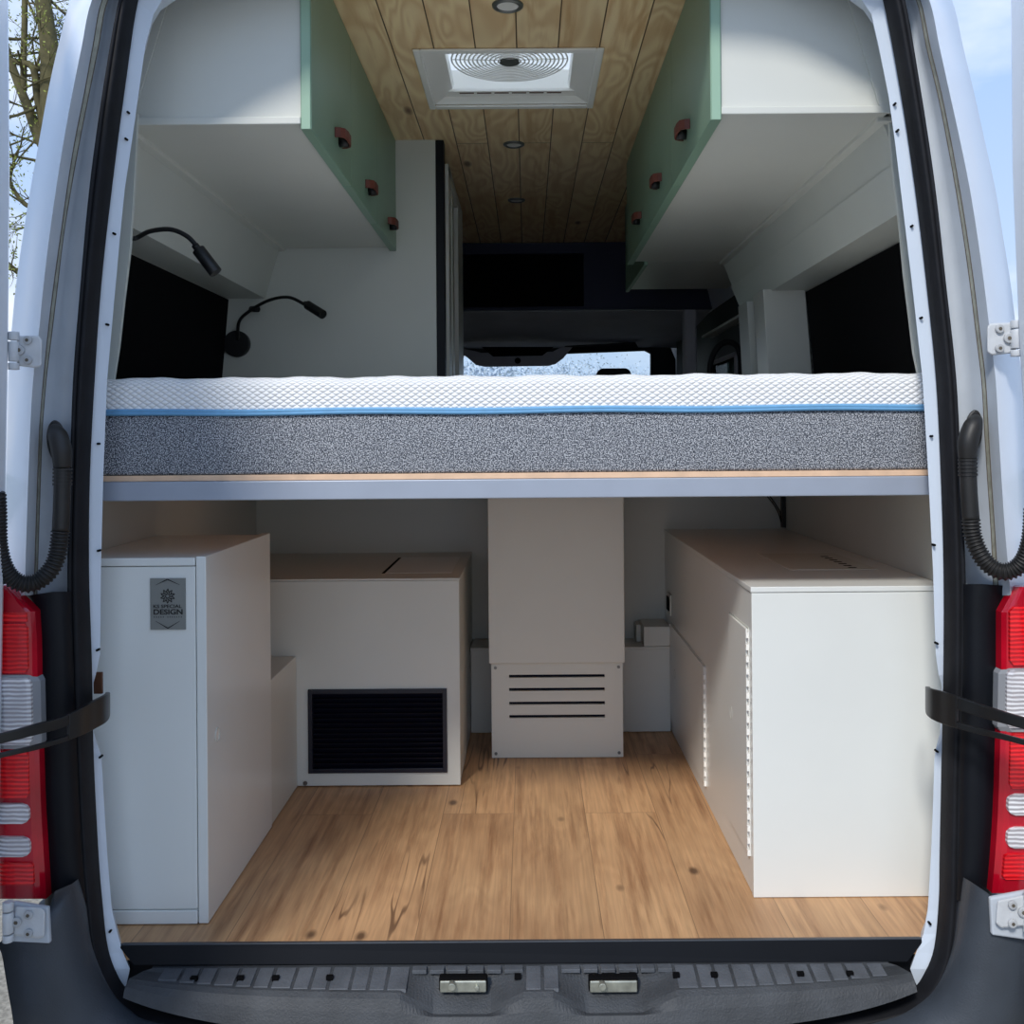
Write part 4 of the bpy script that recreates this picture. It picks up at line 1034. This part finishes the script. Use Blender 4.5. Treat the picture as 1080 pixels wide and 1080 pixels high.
hose('black corrugated hose looping from the right pillar above the right tail light',
     (1026,456,10,24,.12),[(1030,442,1.765,6),(1026,450,1.752,10),(1021,466,1.748,10.5),(1020.5,484,1.75,9)],
     [(1020.5,484),(1021.5,515),(1024,548)],
     [(1024,548,1.75),(1026,565,1.75),(1033,583,1.745),(1043,596,1.74),(1057,603,1.73),(1072,599,1.72),(1082,587,1.71),(1088,565,1.70),(1090,535,1.69)],1)

# ------------------------------------------------------------------ door check straps
def strap(label,path,sgn,slot):
    t=thing('door_check_strap',P(path[0][0],path[0][1],path[0][3]),label,'strap','black curved door check straps')
    top=catmull([P(x,yt,Y) for x,yt,yb,Y in path],8); bot=catmull([P(x,yb,Y) for x,yt,yb,Y in path],8)
    n=len(top); sl=int(n*slot)
    def band(f0,f1,i0,i1,bm):
        R=[]
        for i in range(i0,i1):
            a=top[i].lerp(bot[i],f0); b=top[i].lerp(bot[i],f1)
            d=(top[min(i+1,n-1)]-top[max(i-1,0)]); nrm=Vector((d.y,-d.x,0)).normalized()*.0035
            R.append([bm.verts.new(a-nrm),bm.verts.new(a+nrm),bm.verts.new(b+nrm),bm.verts.new(b-nrm)])
        for k in range(len(R)-1):
            for j in range(4): bm.faces.new((R[k][j],R[k][(j+1)%4],R[k+1][(j+1)%4],R[k+1][j]))
        bm.faces.new(R[0]); bm.faces.new(R[-1][::-1])
    bm=bmesh.new(); band(0,1,0,sl+1,bm); band(0,.42,sl,n,bm); band(.80,1,sl,n,bm)
    bmesh.ops.recalc_face_normals(bm,faces=bm.faces)
    fin('strap_band',bm,M['strap'],t,bevel=.0015)
    return t
tL=strap('black curved check strap of the left rear door crossing the left tail light',
  [(113,730,741,1.86),(114,730.5,755,1.80),(110,733,762,1.765),(100,738,768,1.735),(86,746,775,1.70),(62,757,784,1.665),(37,763.5,791,1.63),(10,771,797,1.60),(-25,779,805,1.57)],-1,.58)
p=P(104,720,1.85); box('latch_bracket',(p.x-.008,1.846,p.z-.02),(p.x+.008,1.852,p.z+.02),M['brass'],tL,bevel=.001)
strap('black curved check strap of the right rear door crossing the right tail light',
  [(979,724,735,1.86),(978,724,750,1.80),(982,726,757,1.765),(994,729,763,1.735),(1010,734,768,1.70),(1036,743,775,1.665),(1058,750,780,1.63),(1082,757,786,1.60),(1110,764,792,1.57)],1,.5)

# ------------------------------------------------------------------ sill & step
t=thing('door_sill',(-.02,1.84,0),'long black metal sill bar along the rear edge of the wooden floor','sill')
a=P(124,996.5,1.845); b=P(976,990,1.845); c=P(957,1014.5,1.835); d=P(141,1018,1.835)
vs=[a,b,c,d]; 
back=[Vector((a.x+.006,1.862,.003)),Vector((b.x-.006,1.862,.003))]
py('face',[a,b,c,d]+[v+Vector((0,.004,0)) for v in (a,b,c,d)],[(0,1,2,3),(4,5,6,7),(0,1,5,4),(1,2,6,5),(2,3,7,6),(3,0,4,7)],M['sill'],t,bevel=.0006)
py('top_lip',[a,b,back[1],back[0]],[(0,1,2,3)],M['bumper'],t,solid=.002)

t=thing('rear_step',(-.02,1.77,-.08),'ribbed dark grey plastic step below the door sill with two latch recesses','step')
XA,XB=P(131,1040,1.78).x,P(966,1036,1.78).x
NX=220
recs=[P(487,1040,1.77).x,P(648,1040,1.77).x]
prof=[(1.862,-.030,0),(1.832,-.030,0),(1.80,-.034,0),(1.765,-.041,0),(1.756,-.047,1),(1.748,-.066,1),(1.742,-.085,1),(1.738,-.10,1)]
def bump(x):
    v=0
    for c in recs:
        dx=abs(x-c); v=max(v,1-max(0,min(1,(dx-.05)/.06)))
    return v
rings=[]
for j,(Y,Z,k) in enumerate(prof):
    row=[]
    for i in range(NX+1):
        s=i/NX; x=XA+(XB-XA)*s; e=min(s,1-s)*(XB-XA)   # distance from end
        bow=.030*(abs(2*s-1)**3)
        yy=Y+(bow if j>=2 else 0)+ (0.0)
        zz=Z+abs(2*s-1)**4*(0,0,0,.012,.016,.033,.045,.053)[j]
        cr_=max(0,1-e/.05); 
        xx=x+(1 if s<.5 else -1)*(.030*cr_*(1 if j<2 else .5 if j==2 else .1))
        r=bump(x)
        if j in (2,3,4,5): 
            zz-= r*(.030 if j in(3,4) else .018)*(1 if j!=5 else .5)
            yy+= r*(.004 if j in (3,4) else 0)
        row.append((xx,yy,zz))
    rings.append(row)
loft('step_shell',rings,M['step'],t,solid=.003,smooth=False)
bm=bmesh.new()
x=XA+.055; k=0
while x<XB-.06:
    wd=.026 if k%3 else .034
    if all(abs(x+wd/2-c)>.105 for c in recs):
        s=(x-XA)/(XB-XA); bow=.030*(abs(2*s-1)**3)
        if True:
            y0=1.770+bow; y1=1.829
            v=[bm.verts.new(q) for q in ((x,y0,-.0375+.012*abs(2*s-1)**4),(x+wd,y0,-.0375+.012*abs(2*s-1)**4),(x+wd,y1,-.0275),(x,y1,-.0275),(x,y0-.002,-.0425),(x+wd,y0-.002,-.0425),(x+wd,y1,-.031),(x,y1,-.031))]
            for f in ((0,1,2,3),(0,1,5,4),(1,2,6,5),(2,3,7,6),(3,0,4,7)): bm.faces.new([v[i] for i in f])
    else:
        y0=1.812
        addbox(bm,(x,y0,-.033),(x+wd,1.829,-.0260))
    x+=wd+.006; k+=1
bmesh.ops.recalc_face_normals(bm,faces=bm.faces)
fin('step_pads',bm,M['step_pad'],t,bevel=.0008)
# dark drain slots
for (x,y) in ((205,1027),(254,1044),(348,1027),(291,1027),(546,1022),(667,1023),(713,1026),(753,1023),(844,1038),(896,1022)):
    p=P(x,y,1.80); box('drain_slot',(p.x-.006,p.y-.006,-.0345),(p.x+.006,p.y+.002,-.0262),M['black'],t,bevel=0)
for cx_,pl in ((488,(464,513)),(647,(622,672))):
    a=P(pl[0],1033.5,1.782); b=P(pl[1],1045.5,1.782)
    s=thing('latch_striker',((a.x+b.x)/2,1.79,b.z),'metal latch striker in the %s recess of the rear step'%('left' if cx_<550 else 'right'),'latch','latch strikers in the rear step')
    box('pocket',(a.x-.002,1.7825,b.z-.002),(b.x+.002,1.80,a.z+.003),M['black'],s,bevel=.003)
    box('striker_plate',(a.x,1.777,b.z),(b.x,1.782,a.z),M['zinc'],s,bevel=.003,seg=3)
    q=P(pl[0]+13,1040,1.777); cyl('striker_bolt',q+Vector((0,.001,.004)),q+Vector((0,-.012,.004)),.0065,M['zinc'],s,bevel=.001)
    if cx_<550:
        q=P(pl[0]+39,1041,1.777); cyl('striker_bolt',q+Vector((0,.001,0)),q+Vector((0,-.006,0)),.004,M['zinc'],s,bevel=.001)

# van underfloor skirt so no light leaks under the floor
struct(boxes('trim_10',[((-.95,1.86,-.30),(.92,1.88,-.02))],M['rubber_dark']))

# ------------------------------------------------------------------ trees
def branch(bm,p,d,L,r,depth,tips,spread=.6):
    n=4; pts=[p]; rad=[r]
    for i in range(n):
        d=(d+Vector((random.uniform(-1,1),random.uniform(-1,1),random.uniform(-.5,.8)))*.16).normalized()
        p=p+d*L/n; pts.append(p); rad.append(r*(1-.45*(i+1)/n))
    addtube(bm,pts,rad,6 if r>.01 else 4,False)
    if depth==0: tips.append((pts[-1],d)); tips.append((pts[2],d)); return
    k=3 if depth>1 else 4
    for i in range(k):
        q=pts[random.choice((2,3,4))]
        dd=(d+Vector((random.uniform(-1,1),random.uniform(-1,1),random.uniform(-.7,.7)))*spread*1.3).normalized()
        branch(bm,q,dd,L*random.uniform(.55,.8),r*.45,depth-1,tips,spread)
def leaves(name,tips,parent,size,per,mat,spread=.1):
    bm=bmesh.new()
    for p,d in tips:
        for k in range(per):
            c=p+Vector([random.gauss(0,spread) for _ in range(3)])
            u=Vector([random.uniform(-1,1) for _ in range(3)]).normalized()*size*random.uniform(.6,1.3); v=u.cross(Vector([random.uniform(-1,1) for _ in range(3)])).normalized()*size*.5
            bm.faces.new([bm.verts.new(q) for q in (c-u,c+v,c+u,c-v)])
    return fin(name,bm,mat,parent)
TY=9.0
t=thing('tree',(P(70,600,TY).x,TY,-.65),'mossy branching tree with sparse yellow-green buds outside the left door','tree')
bm=bmesh.new(); tips=[]
def limb(pts,r0,r1,kids=6,kl=.5,kr=.02,Y=TY):
    q=catmull([P(x,y,Y) for x,y in pts],6); m=len(q)
    addtube(bm,q,[r0+(r1-r0)*i/(m-1) for i in range(m)],10)
    for i in range(kids):
        a=q[random.randint(1,m-1)]; d=Vector((random.uniform(-1,1),random.uniform(-.6,.6),random.uniform(-.7,1))).normalized()
        branch(bm,a,d,kl*random.uniform(.6,1.1),kr*random.uniform(.4,.9),2,tips)
limb([(95,660),(88,420),(72,250),(58,150),(40,110),(30,118)],.16,.05,0) if False else None
limb([(90,700),(84,420),(68,270),(60,180),(54,110),(53,60),(48,20),(40,-40),(36,-120)],.13,.055,10,.6)
limb([(60,215),(50,165),(40,143),(30,115),(22,95),(12,68),(2,40),(-20,0)],.055,.03,8,.5)
limb([(58,185),(48,140),(40,105),(35,72),(20,66),(0,60)],.042,.025,6,.45)
limb([(35,72),(48,70),(58,58)],.03,.035,2,.4)
limb([(52,160),(36,125),(28,108)],.035,.025,2,.4)
limb([(25,95),(25,60),(26,20),(26,-30)],.03,.024,8,.45)
limb([(60,330),(40,300),(22,290),(8,280)],.03,.012,8,.35)
limb([(62,260),(44,222),(26,215),(10,190),(6,150)],.03,.012,10,.4)
bmesh.ops.recalc_face_normals(bm,faces=bm.faces)
fin('trunk',bm,M['bark'],t,smooth=True)
near=[tp for tp in tips]
leaves('foliage',near,t,.017,3,M['leaf'],.07)

# far tree line seen through the windscreen
tree_labels=['bare grey tree far off through the left part of the windscreen','bare grey tree far off beside the overhead console','wide bare grey tree far off under the overhead console','bare grey tree far off right of the overhead console','bare grey tree far off above the cab headrest','bare grey tree far off at the right end of the windscreen']
fxs=[500,530,565,603,643,676]; hts=[385,390,386,386,385,387]
for lab,x,yt in zip(tree_labels,fxs,hts):
    Y=52+9*fxs.index(x); base=P(x,0,Y); base.z=-.65; h=P(x,yt,Y).z+.65
    t=thing('far_tree',base,lab,'tree','bare trees on the horizon')
    bm=bmesh.new(); tp=[]
    addtube(bm,[base,base+Vector((0,0,h*.35))],[.25,.18],6)
    for i in range(9):
        d=Vector((math.cos(i*.9),math.sin(i*1.7)*.4,random.uniform(.4,1.4))).normalized()
        branch(bm,base+Vector((0,0,h*random.uniform(.3,.5))),d,h*.24,.07,2,tp)
    fin('trunk',bm,M['hazed_bark'],t)
    leaves('twigs',tp,t,.13,24,M['hazed_bark'],.8)
